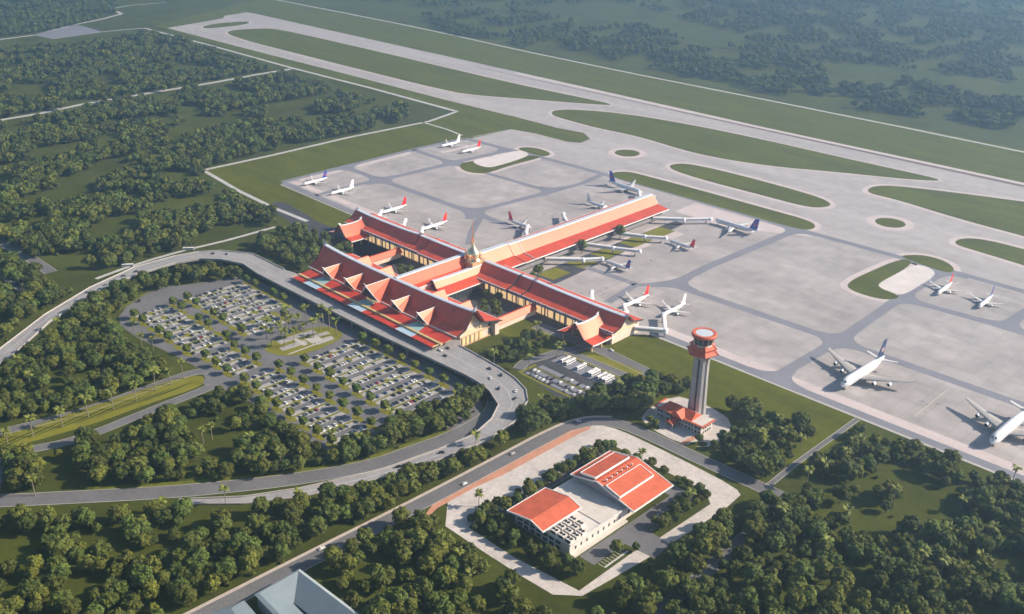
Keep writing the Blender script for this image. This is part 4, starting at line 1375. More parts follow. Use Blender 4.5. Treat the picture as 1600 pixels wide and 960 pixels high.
def make_plane(kind, loc, heading, tail, label, group=None, name='airliner'):
    """heading: direction the nose points to, degrees"""
    big = kind == 'giant'
    L, r, span = {'giant': (70, 3.8, 79), 'wide': (60, 2.9, 58), 'narrow': (38, 2.0, 35), 'jet': (36, 1.95, 33)}[kind]
    deep = 1.2 if big else 1.0
    t = thing(name, label, 'aircraft', loc, radians(heading), group)
    fu, zc = fuselage(L, r, deep)
    body_ = link('fuselage', mesh_of('fuselage:' + kind, lambda: fu, ['plane_white']), t)

    def cockpit():
        mb = MB()
        for s in (-1, 1):
            mb.add([(-.036 * L, s * r * .05, zc + r * deep * .62), (-.030 * L, s * r * .45, zc + r * deep * .34), (-.05 * L, s * r * .66, zc + r * deep * .36), (-.055 * L, s * r * .40, zc + r * deep * .66)], [(0, 1, 2, 3)])
        mb.v = [p + Vector((.02 * L * .25, 0, .10 * r)) for p in mb.v]
        return mb
    link('cockpit_window', mesh_of('cockpit_window:' + kind, cockpit, ['glass']), body_)

    def cabin():
        mb = MB()
        rows = ((.30, 0), ) if not big else ((.18, 0), (.72, 0))
        for h, _ in rows:
            a = math.asin(h / deep) if h / deep < 1 else 0
            y = r * cos(a) + .02
            for s in (-1, 1):
                n = int(L * .55 / 1.6)
                for k in range(n):
                    x = -(.14 * L + k * 1.6)
                    mb.add([(x, s * y, zc + r * h - .25), (x - .7, s * y, zc + r * h - .25), (x - .7, s * (y - .06), zc + r * h + .25), (x, s * (y - .06), zc + r * h + .25)], [(0, 1, 2, 3)])
        return mb
    link('cabin_windows', mesh_of('cabin_windows:' + kind, cabin, ['glass']), body_)
    xr = .33 * L if not big else .29 * L
    cr, ct = (.20 * L, .048 * L) if not big else (.25 * L, .055 * L)
    sw = .50 * span / 2 + cr * .25
    dz = span * .045
    for s in (-1, 1):
        key = f'wing:{kind}{s}'
        w = link('wing', mesh_of(key, lambda: wing_mb(s * r * .6, s * span / 2, cr, ct, xr, xr + sw, zc - r * .45, zc - r * .45 + dz, fence=1.9 if not big else 1.1), ['plane_wing' if not big else 'wing_grey']), t)
        for e in ((.34,) if not big else (.33, .60)):
            ex = xr + sw * e + (.0) * L
            ey, ez = s * (r * .6 + (span / 2 - r * .6) * e), zc - r * .45 + dz * e
            er = .26 * r if big else (.48 * r if kind != 'wide' else .5 * r)
            if big: er = 1.65
            def eng(ex=ex, ey=ey, ez=ez, er=er):
                mb = MB()
                x0 = -ex + er * 2.0
                prof = [(er * .84, 0), (er, -.25 * er), (er * 1.03, -1.2 * er), (er * .82, -3.0 * er), (er * .45, -3.9 * er), (er * .1, -4.4 * er)]
                secs = [[(x0 + d, ey + q * cos(a * pi / 7), ez - er * 1.25 + q * sin(a * pi / 7)) for a in range(14)] for q, d in prof]
                mb.loft(secs, 0, True, caps=False)
                mb.add([(x0 - .35 * er, ey + er * .84 * cos(a * pi / 7), ez - er * 1.25 + er * .84 * sin(a * pi / 7)) for a in range(14)], [tuple(range(14))], 1)
                mb.loft([[(x0 - .8 * er, ey - .12, ez - er * .4), (x0 - 4 * er, ey - .12, ez - er * .2), (x0 - 4 * er, ey + .12, ez - er * .2), (x0 - .8 * er, ey + .12, ez - er * .4)],
                         [(x0 - 1.6 * er, ey - .12, ez), (x0 - 4.4 * er, ey - .12, ez), (x0 - 4.4 * er, ey + .12, ez), (x0 - 1.6 * er, ey + .12, ez)]], 0, False)
                return mb
            link('engine', mesh_of(f'engine:{kind}{s}{e}', eng, ['plane_white', 'black']), t)
    zt = zc + r * .5
    for s in (-1, 1):
        link('tailplane', mesh_of(f'tailplane:{kind}{s}', lambda: wing_mb(s * r * .25, s * span * .18, .095 * L, .035 * L, .86 * L, .93 * L, zt - r * .1, zt + span * .015, .09), ['plane_wing']), t)
    fh = {'giant': 15.0, 'wide': 12.5, 'narrow': 9.2, 'jet': 8.8}[kind]

    def fin():
        mb = MB()
        secs = []
        for z, x0, x1, th in ((zc + r * .55 * deep, .75 * L, .965 * L, .05 * r + .22), (zc + r * 1.0 * deep, .79 * L, .965 * L, .05 * r + .2), (zc + r * deep + fh, .905 * L, .995 * L, .1)):
            secs.append([(-x0, 0, z), (-(x0 * .7 + x1 * .3), th, z), (-x1, .04, z), (-x1, -.04, z), (-(x0 * .7 + x1 * .3), -th, z)])
        mb.loft(secs, 0, False)
        return mb
    key = 'tail_fin:%s_%s' % (kind, tail)
    f = link('tail_fin', mesh_of(key, fin, [{'red': 'tail_red', 'flash': 'tail_red', 'blue': 'tail_blue', 'navy': 'tail_navy', 'white': 'plane_white'}[tail]]), t)
    zf = zc + r * deep
    if tail in ('blue', 'navy', 'flash'):
        def emb():
            mb = MB()
            cx, cz, R = -(.915 * L), zf + fh * .42, fh * .17
            th = .05 * r + .26
            for s in (-1, 1):
                if tail == 'flash':
                    mb.add([(-.90 * L, s * th, zf + fh * .42), (-.93 * L, s * th, zf + fh * .38), (-.975 * L, s * .16, zf + fh * .85), (-.95 * L, s * th * .8, zf + fh * .85)], [(0, 1, 2, 3)])
                    continue
                for k in range(5):
                    a = pi / 2 + k * 2 * pi / 5
                    p = [(cx, cz)] + [(cx + R * q * cos(a + d), cz + R * q * sin(a + d)) for q, d in ((.6, -.5), (1.0, -.25), (1.0, .25), (.6, .5))]
                    mb.add([(x, s * th, z) for x, z in p], [(0, 1, 2, 3, 4)])
            return mb
        link('tail_emblem', mesh_of('tail_emblem:%s_%s' % (kind, tail), emb, [{'flash': 'tail_orange', 'blue': 'emblem', 'navy': 'emblem_pale'}[tail]]), f)

    def gear(x, ys, nw, wr):
        mb = MB()
        for y in ys:
            mb.tube((x, y, zc - r * .6), (x, y, wr), .18, n=6)
            for i in range(nw):
                xx = x + (i - (nw - 1) / 2) * wr * 2.3
                for sy in (-1, 1):
                    mb.tube((xx, y + sy * .28, wr), (xx, y + sy * .62, wr), wr, n=10, m=1)
        return mb
    wr = .55 if not big else .75
    link('nose_gear', mesh_of('nose_gear:' + kind, lambda: gear(-.085 * L, (0,), 1, wr * .85), ['metal', 'black']), t)
    for s in (-1, 1):
        link('main_gear', mesh_of(f'main_gear:{kind}{s}', lambda: gear(-.50 * L, (s * (r * 1.05 + .4),), {'giant': 3, 'wide': 2}.get(kind, 1), wr), ['metal', 'black']), t)
    return t


PLANES = [
    ('narrow', (-1068, 686), -92, 'blue', 'small white airliner with blue tail on the farthest corner stand of the apron'),
    ('narrow', (-1011, 688), -92, 'white', 'all white airliner parked between the blue tailed one and the wing roof'),
    ('narrow', (-1084, 940), -93, 'white', 'all white airliner on the far upper stand beside a red tailed one'),
    ('narrow', (-1040, 941), -93, 'red', 'red tailed airliner on the far upper stand beside an all white one'),
    ('narrow', (-908, 692), -90, 'red', 'red tailed airliner at the outermost gate behind the far wing roof'),
    ('narrow', (-830, 690), -90, 'flash', 'airliner with red and orange tail at the gate just left of the dome'),
    ('narrow', (-746, 784), 0, 'red', 'dark red tailed airliner nosed in to the far side of the long pier'),
    ('wide', (-737, 982), -3, 'blue', 'large blue tailed airliner with red flower at the far end of the long pier'),
    ('narrow', (-728, 905), 0, 'white', 'all white airliner nosed in to the far side of the pier near its end'),
    ('wide', (-612, 962), 180, 'blue', 'large blue tailed airliner with red flower parked off the near side of the pier end'),
    ('jet', (-610, 869), 178, 'red', 'small red tailed airliner at the middle gate on the near side of the long pier'),
    ('jet', (-621, 769), 178, 'blue', 'small blue tailed airliner at the gate nearest the crossing'),
    ('narrow', (-532, 692), -91, 'flash', 'airliner with red and orange tail at the gates behind the near wing roof'),
    ('narrow', (-494, 702), -90, 'white', 'all white airliner at the end gate behind the near wing roof'),
    ('narrow', (-333, 944), -88, 'flash', 'airliner with red and orange tail on the open stand by the pale paved island'),
    ('narrow', (-291, 942), -88, 'blue', 'small blue tailed airliner on the open stand near the right edge of the photo'),
    ('giant', (-305, 694), -92, 'navy', 'giant four engined airliner with navy tail near the apron edge'),
    ('giant', (-184.5, 695), -92, 'navy', 'giant four engined airliner cut off by the right edge of the photo'),
]
for k, (x, y), h, tl, lab in PLANES:
    make_plane(k, (x, y, 0.13), h, tl, lab, 'parked airliners')


# ------------------------------------------------------------------ boarding bridges
def jet_bridge(pts, label, cab=True, w=4.2, z=4.4):
    p = [Vector((a, b, 0)) for a, b in pts]
    t = thing('boarding_bridge', label, 'boarding bridge', tuple(p[0]), 0, 'boarding bridges of the terminal')
    for i in range(len(p) - 1):
        d = (p[i + 1] - p[i]); Ls = d.length; d.normalize()
        nn = Vector((-d.y, d.x, 0))
        ww, hh = (w, 3.6) if i == 0 else (w * .88, 3.2)
        mb = MB()
        sec = []
        for e in (p[i], p[i + 1]):
            zz = z + .13
            sec.append([e + nn * a + Vector((0, 0, b + zz)) for a, b in ((-ww / 2, 0), (ww / 2, 0), (ww / 2, hh * .8), (ww * .34, hh), (-ww * .34, hh), (-ww / 2, hh * .8))])
        mb.loft(sec, 0, False)
        tn = mb.build('tunnel', 'white', t)
        gl = MB()
        for s in (-1, 1):
            a, b = p[i] + d * 1.5, p[i + 1] - d * 1.5
            o_ = nn * s * (ww / 2 + .04)
            gl.add([a + o_ + Vector((0, 0, z + 1.3)), b + o_ + Vector((0, 0, z + 1.3)), b + o_ + Vector((0, 0, z + 2.3)), a + o_ + Vector((0, 0, z + 2.3))], [(0, 1, 2, 3)])
        gl.build('tunnel_window', 'grey_wall', tn)
        q = p[i + 1] if i < len(p) - 2 else p[i + 1] - d * 5
        if i < len(p) - 2:
            MB().lathe([(2.6, z - .2), (2.6, z + 3.3), (1.6, z + 3.9), (.1, z + 4.1)], (q.x, q.y), 14).build('rotunda', 'white', t)
            MB().tube((q.x, q.y, .1), (q.x, q.y, z), .75, n=8).build('pillar', 'grey_wall', t)
        elif cab:
            lg_ = MB()
            for s in (-1, 1):
                b = q + nn * s * 1.5
                lg_.tube((b.x, b.y, .8), (b.x, b.y, z), .22, n=6)
                lg_.tube(tuple(b + nn * -.25 + Vector((0, 0, .7))), tuple(b + nn * .25 + Vector((0, 0, .7))), .6, n=10, m=1)
            lg_.build('wheeled_leg', ['metal', 'black'], t)
            e = p[i + 1]
            MB().lathe([(2.3, z - .1), (2.3, z + 3.2), (1.5, z + 3.5), (.1, z + 3.6)], (e.x, e.y), 12).build('cab', 'white', t)
    return t


PE, PW_ = CX + 24, CX - 24
for pts, lab in (
    ([(PE, 720), (-634, 748), (-622, 765)], 'white boarding bridge from the pier to the small blue tailed airliner near the crossing'),
    ([(PE, 784), (-634, 798), (-608, 812)], 'white boarding bridge with no aircraft, near side of the pier'),
    ([(PE, 836), (-632, 852), (-613, 866)], 'white boarding bridge from the pier to the small red tailed airliner'),
    ([(PE, 908), (-636, 932), (-615, 957)], 'long white boarding bridge from the pier end to the large blue tailed airliner'),
    ([(PW_, 745), (-733, 762), (-748, 780)], 'white boarding bridge to the dark red tailed airliner behind the pier'),
    ([(PW_, 815), (-735, 830), (-748, 842)], 'white boarding bridge with no aircraft, far side of the pier'),
    ([(PW_, 872), (-724, 888), (-731, 899)], 'white boarding bridge to the all white airliner behind the pier end'),
    ([(PW_, 925), (-722, 958), (-738, 976)], 'white boarding bridge to the large blue tailed airliner beyond the pier end'),
    ([(-892, 664), (-896, 678), (-906, 689)], 'white boarding bridge to the red tailed airliner behind the far wing'),
    ([(-858, 664), (-848, 676), (-862, 690)], 'white boarding bridge with no aircraft behind the far wing'),
    ([(-812, 664), (-816, 676), (-827, 687)], 'white boarding bridge to the red and orange tailed airliner left of the dome'),
    ([(-562, 664), (-560, 676), (-572, 690)], 'white boarding bridge with no aircraft behind the near wing'),
    ([(-514, 664), (-518, 677), (-530, 689)], 'white boarding bridge to the red and orange tailed airliner behind the near wing'),
    ([(-491, 656), (-468, 672), (-490, 699)], 'long white boarding bridge at the end of the near wing beside the grass'),
):
    jet_bridge(pts, lab)

# ------------------------------------------------------------------ vehicles
def car_mb():
    mb = MB()
    prof = [(-2.2, .35), (2.15, .35), (2.25, .6), (2.1, .85), (1.0, .95), (.35, 1.38), (-1.2, 1.42), (-1.9, 1.0), (-2.2, .95)]
    secs = []
    for y, k in ((-.92, .96), (-.86, 1.0), (.86, 1.0), (.92, .96)):
        secs.append([(x * (1 if abs(y) < .9 else .98), y if z < 1.0 else y * .80, z) for x, z in prof])
    mb.loft(secs, 0, False)
    for s in (-1, 1):
        mb.add([(.85, s * .875, .98), (.33, s * .745, 1.33), (-1.15, s * .745, 1.37), (-1.75, s * .875, 1.02)], [(0, 1, 2, 3)], 1)
    mb.add([(1.02, .72, .99), (.40, .62, 1.39), (.40, -.62, 1.39), (1.02, -.72, .99)], [(0, 1, 2, 3)], 1)
    mb.add([(-1.25, .62, 1.43), (-1.9, .72, 1.03), (-1.9, -.72, 1.03), (-1.25, -.62, 1.43)], [(0, 1, 2, 3)], 1)
    for x in (-1.35, 1.35):
        for s in (-1, 1):
            mb.tube((x, s * .68, .33), (x, s * .93, .33), .33, n=8, m=2)
    return mb


car_base = car_mb()
CARS = {c: car_base.mesh('car_' + c, ['car_' + c, 'glass', 'black']) for c in ('white', 'silver', 'black', 'grey', 'blue', 'red')}
CW = ['white'] * 14 + ['silver'] * 11 + ['black'] * 17 + ['grey'] * 10 + ['blue'] * 4 + ['red']
rc_ = random.Random(11)
lotcars = []
for x, y0, y1, b in ROWS:
    n = int((y1 - y0) / 2.75)
    for k in range(n):
        for s in (-1, 1):
            if rc_.random() < .44:
                y = y0 + (k + .5) * (y1 - y0) / n
                lotcars.append((x + s * 3.7 + rc_.uniform(-.25, .25), y, 0 if s < 0 else pi, rc_.choice(CW), b))
lotcars.sort(key=lambda c: hypot(c[0], c[1]))
NOUN = dict(white='white', silver='silver', black='black', grey='dark grey', blue='dark blue', red='red')
n_ind = 280
for x, y, a, c, b in lotcars[:n_ind]:
    o = link('parked_car', CARS[c], None, (x, y, .07), a + (pi if rc_.random() < .3 else 0))
    tag(o, f'{NOUN[c]} car parked in a bay of the {b} block of the car park', 'car', f'{NOUN[c]} cars in the {b} block of the car park')


def instanced(name, items, protos, kind='stuff'):
    """one object that scatters shapes over its own points; items: x, y, z, turn, size, which"""
    me = bpy.data.meshes.new(name)
    me.from_pydata([(i[0], i[1], i[2]) for i in items], [], [])
    for nm, tp, ix in (('turn', 'FLOAT', 3), ('size', 'FLOAT', 4), ('which', 'INT', 5)):
        at = me.attributes.new(nm, tp, 'POINT')
        at.data.foreach_set('value', [i[ix] for i in items])
    o = bpy.data.objects.new(name, me)
    COL.objects.link(o)
    o['kind'] = kind
    pc = bpy.data.collections.new(name + '_shapes')
    for k, pm in enumerate(protos):
        pc.objects.link(bpy.data.objects.new('shape_%02d_%s' % (k, name), pm))
    ng = bpy.data.node_groups.new(name + '_scatter', 'GeometryNodeTree')
    ng.interface.new_socket('Geometry', in_out='INPUT', socket_type='NodeSocketGeometry')
    ng.interface.new_socket('Geometry', in_out='OUTPUT', socket_type='NodeSocketGeometry')
    N_ = ng.nodes.new
    gi_, go = N_('NodeGroupInput'), N_('NodeGroupOutput')
    ci = N_('GeometryNodeCollectionInfo')
    ci.inputs['Collection'].default_value = pc
    ci.inputs['Separate Children'].default_value = True
    ci.inputs['Reset Children'].default_value = True
    ip = N_('GeometryNodeInstanceOnPoints')
    ip.inputs['Pick Instance'].default_value = True

    def attr(nm, tp):
        a = N_('GeometryNodeInputNamedAttribute')
        a.data_type = tp
        a.inputs['Name'].default_value = nm
        return [q for q in a.outputs if q.enabled and q.name == 'Attribute'][0]
    cx = N_('ShaderNodeCombineXYZ')
    L_ = ng.links.new
    L_(attr('turn', 'FLOAT'), cx.inputs['Z'])
    e2r = N_('FunctionNodeEulerToRotation')
    L_(cx.outputs[0], e2r.inputs[0])
    L_(gi_.outputs[0], ip.inputs['Points'])
    L_(ci.outputs[0], ip.inputs['Instance'])
    L_(attr('which', 'INT'), ip.inputs['Instance Index'])
    L_(e2r.outputs[0], ip.inputs['Rotation'])
    L_(attr('size', 'FLOAT'), ip.inputs['Scale'])
    L_(ip.outputs[0], go.inputs[0])
    md = o.modifiers.new('scatter', 'NODES')
    md.node_group = ng
    return o


ck = list(CARS)
if lotcars[n_ind:]:
    o = instanced('distant_parked_cars', [(x, y, .07, a, 1.0, ck.index(c)) for x, y, a, c, b in lotcars[n_ind:]], [CARS[c] for c in ck])
    tag(o, 'the remaining small parked cars in the far rows of the car park', 'cars')


def proper_car(loc, rz, c, label, group):
    t = thing('car', label, 'car', loc, rz, group)
    bm2 = MB()
    src = car_base
    for part, slot, mt in (('body', 0, 'car_' + c), ('window', 1, 'glass'), ('wheel', 2, 'black')):
        key = 'part_%s:%s' % (part, c)
        if key not in _mesh:
            mb = MB()
            mb.v = list(src.v)
            ids = [i for i in range(len(src.f)) if src.m[i] == slot]
            mb.f, mb.m, mb.s = [src.f[i] for i in ids], [0] * len(ids), [False] * len(ids)
            me = mb.mesh(part, [mt])
            bm = bmesh.new(); bm.from_mesh(me)
            bmesh.ops.delete(bm, geom=[v for v in bm.verts if not v.link_faces], context='VERTS')
            bm.to_mesh(me); bm.free()
            _mesh[key] = me
        link(part, _mesh[key], t)


def on_deck(px, py, z, c, d, lab, cz=None):
    p = G(px, py, z)
    proper_car((p.x, p.y, z + .03), radians(d), c, lab, 'cars on the viaduct')


on_deck(700, 545, 8, 'black', 0, 'black car just outside the end wall of the main hall on the viaduct')
on_deck(696, 557, 8, 'black', 0, 'black car on the viaduct below the end of the entrance canopy')
on_deck(688, 548, 8, 'white', 0, 'white car on the viaduct beside the end of the entrance canopy')
on_deck(765, 577, 8, 'black', -25, 'black car at the top of the viaduct bend')
on_deck(783, 587, 8, 'black', -40, 'black car outer lane of the viaduct bend, behind another')
on_deck(767, 592, 8, 'white', -35, 'white car on the inner lane of the viaduct bend')
on_deck(779, 608, 8, 'black', -55, 'black car near the inner edge of the viaduct bend')
on_deck(806, 612, 8, 'white', -60, 'white car near the outer edge of the viaduct bend')
on_deck(804, 624, 7.6, 'black', -80, 'black car where the viaduct bend starts to descend')
on_deck(193, 432, 6, 'black', 80, 'black car on the rising ramp left of the car park')
on_deck(213, 425, 6.5, 'black', 75, 'dark car leading another up the ramp left of the car park')
on_deck(165, 446, 5.3, 'grey', 75, 'grey car trailing two others on the ramp left of the car park')
on_deck(137, 458, 4.7, 'black', 70, 'black car low on the ramp left of the car park')
on_deck(333, 397, 8, 'black', 15, 'black car at the crest of the ramp before the terminal')
on_deck(355, 398, 8, 'blue', 10, 'blue car near the crest of the ramp before the terminal')
on_deck(623, 730, 2.0, 'black', 238, 'black car on the light descending carriageway below the car park')
on_deck(718, 696, 4.2, 'white', 228, 'white car on the light descending carriageway near the bend')
on_deck(690, 708, 3.3, 'black', 232, 'black car on the descending carriageway behind a white one')
for px, py, c, d, lab in ((903, 659, 'white', 20, 'white car rounding the corner of the loop road by the compound'), (801, 710, 'silver', 88, 'silver car on the loop road beside the terracotta pavement'),
                          (726, 757, 'white', 88, 'white car on the loop road at the left end of the terracotta pavement'), (503, 858, 'white', 86, 'white car on the tree lined loop road at the lower edge'),
                          (955, 548, 'white', 0, 'white car on the drive in front of the near wing')):
    p = G(px, py)
    proper_car((p.x, p.y, .07), radians(d), c, lab, 'cars on the roads')
rc_ = random.Random(5)
for yy, lab in ((548.3, 'upper'), (539.2, 'middle'), (531.8, 'lower')):
    for k in range(14):
        if rc_.random() < .55:
            c = rc_.choice(CW)
            o = link('parked_car', CARS[c], None, (-506 + k * 4.3, yy, .08), pi / 2)
            tag(o, f'{NOUN[c]} car in the {lab} row of the small lot beside the buses', 'car', f'{NOUN[c]} cars in the {lab} row of the small lot')


def bus(loc, rz, label, group='buses in the small lot'):
    t = thing('bus', label, 'bus', loc, rz, group)
    key = 'bus_body:0'
    link('body', mesh_of(key, lambda: MB().loft([[(x, -1.25, .4), (x, 1.25, .4), (x, 1.27, 2.6), (x, 1.05, 3.15), (x, -1.05, 3.15), (x, -1.27, 2.6)] for x in (-6, 5.8)], 0, False), ['white']), t)

    def win():
        mb = MB()
        for s in (-1, 1):
            mb.box(-5.6, 5.2, *sorted((s * 1.24, s * 1.30)), 1.5, 2.5)
        mb.box(5.7, 5.86, -1.1, 1.1, 1.3, 2.7)
        return mb
    link('window', mesh_of('bus_window:0', win, ['glass']), t)
    for x in (-3.6, 4.0):
        for s in (-1, 1):
            link('wheel', mesh_of(f'bus_wheel:{x}{s}', lambda: MB().tube((x, s * .95, .5), (x, s * 1.3, .5), .5, n=10), ['black']), t)
    link('roof_unit', mesh_of('bus_unit:0', lambda: MB().box(-3, -.5, -.8, .8, 3.15, 3.4), ['flatroof']), t)


for k, (x, lab) in enumerate(((-499, 'white bus, first from the lawn corner in the row of buses'), (-493.5, 'white bus, second from the lawn corner in the row of buses'), (-481, 'white bus standing alone in the middle of the bus row'),
                              (-468.5, 'white bus with a close neighbour, just past the middle of the bus row'), (-465.2, 'white bus touching close beside another past the middle of the row'), (-458, 'white bus, third from the tree end of the bus row'),
                              (-453.6, 'white bus, second from the tree end of the bus row'), (-450.2, 'white bus at the tree end of the bus row'))):
    bus((x, 571, .08), -pi / 2, lab)
# two low white coaches on the path beside the ramp
for px, py, d, lab in ((200, 417, 52, 'white coach on the pale path left of the ramp'), (295, 391, 48, 'white coach on the pale path beside the ramp crest')):
    p = G(px, py)
    bus((p.x, p.y, .07), radians(d), lab, 'coaches beside the ramp')

# ------------------------------------------------------------------ trees
def crown_mesh(seed, R=5.6, H=9.5, base=2.6, lobes=11, leaves=950, ls=.95, squash=1.0, core=True):
    rr = random.Random(seed)
    mb = MB()
    L = []
    for k in range(lobes):
        a = k * 2.399 + rr.uniform(-.4, .4)
        u = (k + .5) / lobes
        rad = R * .62 * math.sqrt(max(0, 1 - (2 * u - .85) ** 2 * .75)) * rr.uniform(.75, 1.1)
        c = Vector((rad * cos(a) * (1 if k else 0), rad * sin(a) * squash * (1 if k else 0), base + H * (.22 + .62 * u)))
        L.append((c, R * rr.uniform(.34, .50) * (1.0 if u < .7 else .85)))
    L.append((Vector((0, 0, base + H * .48)), R * .60))
    if core:
        for c, r in L:
            n = 6
            secs = []
            for t in (-.8, -.3, .3, .8):
                q = math.sqrt(1 - t * t)
                secs.append([(c.x + r * .86 * q * cos(2 * pi * k / n), c.y + r * .86 * q * sin(2 * pi * k / n), c.z + r * .80 * t) for k in range(n)])
            mb.loft(secs, 0, True)
    tot = sum(r * r for c, r in L)
    for c, r in L:
        for _ in range(int(leaves * r * r / tot)):
            z = rr.uniform(-.55, 1)
            a = rr.uniform(0, 2 * pi)
            q = math.sqrt(1 - z * z)
            d = Vector((q * cos(a), q * sin(a), z))
            p = c + Vector((d.x, d.y, d.z * .9)) * r * rr.uniform(.86, 1.16)
            nn = (d + Vector((rr.uniform(-.7, .7), rr.uniform(-.7, .7), rr.uniform(-.3, .8)))).normalized()
            t = nn.orthogonal().normalized()
            t.rotate(Matrix.Rotation(rr.uniform(0, 6.28), 3, nn))
            b = nn.cross(t)
            s = ls * rr.uniform(.55, 1.2)
            mb.add([p + t * s, p + b * s * .55 - nn * s * .15, p - t * s * .9, p - b * s * .6 + nn * s * .1], [(0, 1, 2, 3)])
    return mb.mesh('crown', ['leaf'], fix=False)


def trunk_mesh(seed, h=5.5, r=.32):
    rr = random.Random(seed)
    mb = MB().tube((0, 0, 0), (rr.uniform(-.3, .3), rr.uniform(-.3, .3), h), r, r * .55, 7)
    for k in range(4):
        a = k * 1.6 + rr.uniform(0, .6)
        mb.tube((0, 0, h * .6), (2.0 * cos(a), 2.0 * sin(a), h * 1.15), r * .5, r * .2, 5)
    return mb.mesh('trunk', ['bark'])


def whole(cm_, tm):
    """crown and trunk in one mesh for far woods"""
    bm = bmesh.new()
    bm.from_mesh(cm_)
    n = len(bm.faces)
    bm.from_mesh(tm)
    bm.faces.ensure_lookup_table()
    for f in bm.faces[n:]: f.material_index = 1
    me = bpy.data.meshes.new('tree')
    bm.to_mesh(me); bm.free()
    me.materials.append(cm_.materials[0]); me.materials.append(tm.materials[0])
    return me


NV = 5
CROWN = [crown_mesh(100 + k, R=5.4 + .35 * (k % 3), H=8.8 + .9 * (k % 2), lobes=10 + k, squash=1 - .12 * (k % 2)) for k in range(NV)]
TRUNK = [trunk_mesh(200 + k) for k in range(NV)]
FAR = [whole(crown_mesh(300 + k, R=5.5, H=9.5, lobes=8 + k, leaves=330, ls=1.5), TRUNK[k % NV]) for k in range(4)]


def palm_meshes(seed, h=11.0):
    rr = random.Random(seed)
    tr = MB()
    sx, sy = rr.uniform(-.8, .8), rr.uniform(-.8, .8)
    prev = None
    for i in range(5):
        u = i / 4
        c = Vector((sx * u * u, sy * u * u, h * u))
        if prev is not None:
            tr.tube(prev, c, .32 - .03 * i, .30 - .03 * i, 7)
        prev = c
    top = prev
    cr = MB()
    for k in range(17):
        a = k * 2.399
        el = rr.uniform(-.15, 1.15)
        Lf = rr.uniform(3.3, 4.3)
        p = top.copy()
        d = Vector((cos(a) * cos(el), sin(a) * cos(el), sin(el)))
        side = Vector((-sin(a), cos(a), 0))
        pts = [p]
        for j in range(5):
            p = p + d * Lf / 5
            d = (d + Vector((0, 0, -.30))).normalized()
            pts.append(p)
        wd = (.25, .75, .85, .7, .45, .08)
        for s in (-1, 1):
            vs = []
            for q, w in zip(pts, wd):
                vs += [q, q + side * s * w + Vector((0, 0, -w * .45))]
            cr.add(vs, [(2 * j, 2 * j + 2, 2 * j + 3, 2 * j + 1) for j in range(5)])
    return cr.mesh('crown', ['leaf_palm'], fix=False), tr.mesh('trunk', ['palm_bark'])


PALM = [palm_meshes(400 + k, 9.5 + 1.2 * k) for k in range(3)]


def lot_tree_mesh(seed):
    me = crown_mesh(seed, R=3.3, H=4.8, base=2.0, lobes=8, leaves=420, ls=.62, squash=.66)
    me.materials[0] = M['leaf_lot']
    return me


LOTC = [lot_tree_mesh(500 + k) for k in range(3)]
LOTT = [trunk_mesh(520, 3.4, .18)]


def plant(name, label, cat, group, cm_, tm, loc, rz, s, zs=1.0):
    t = thing(name, label, cat, loc, rz, group)
    t.scale = (s, s, s * zs)
    link('crown', cm_, t)
    link('trunk', tm, t)
    return t


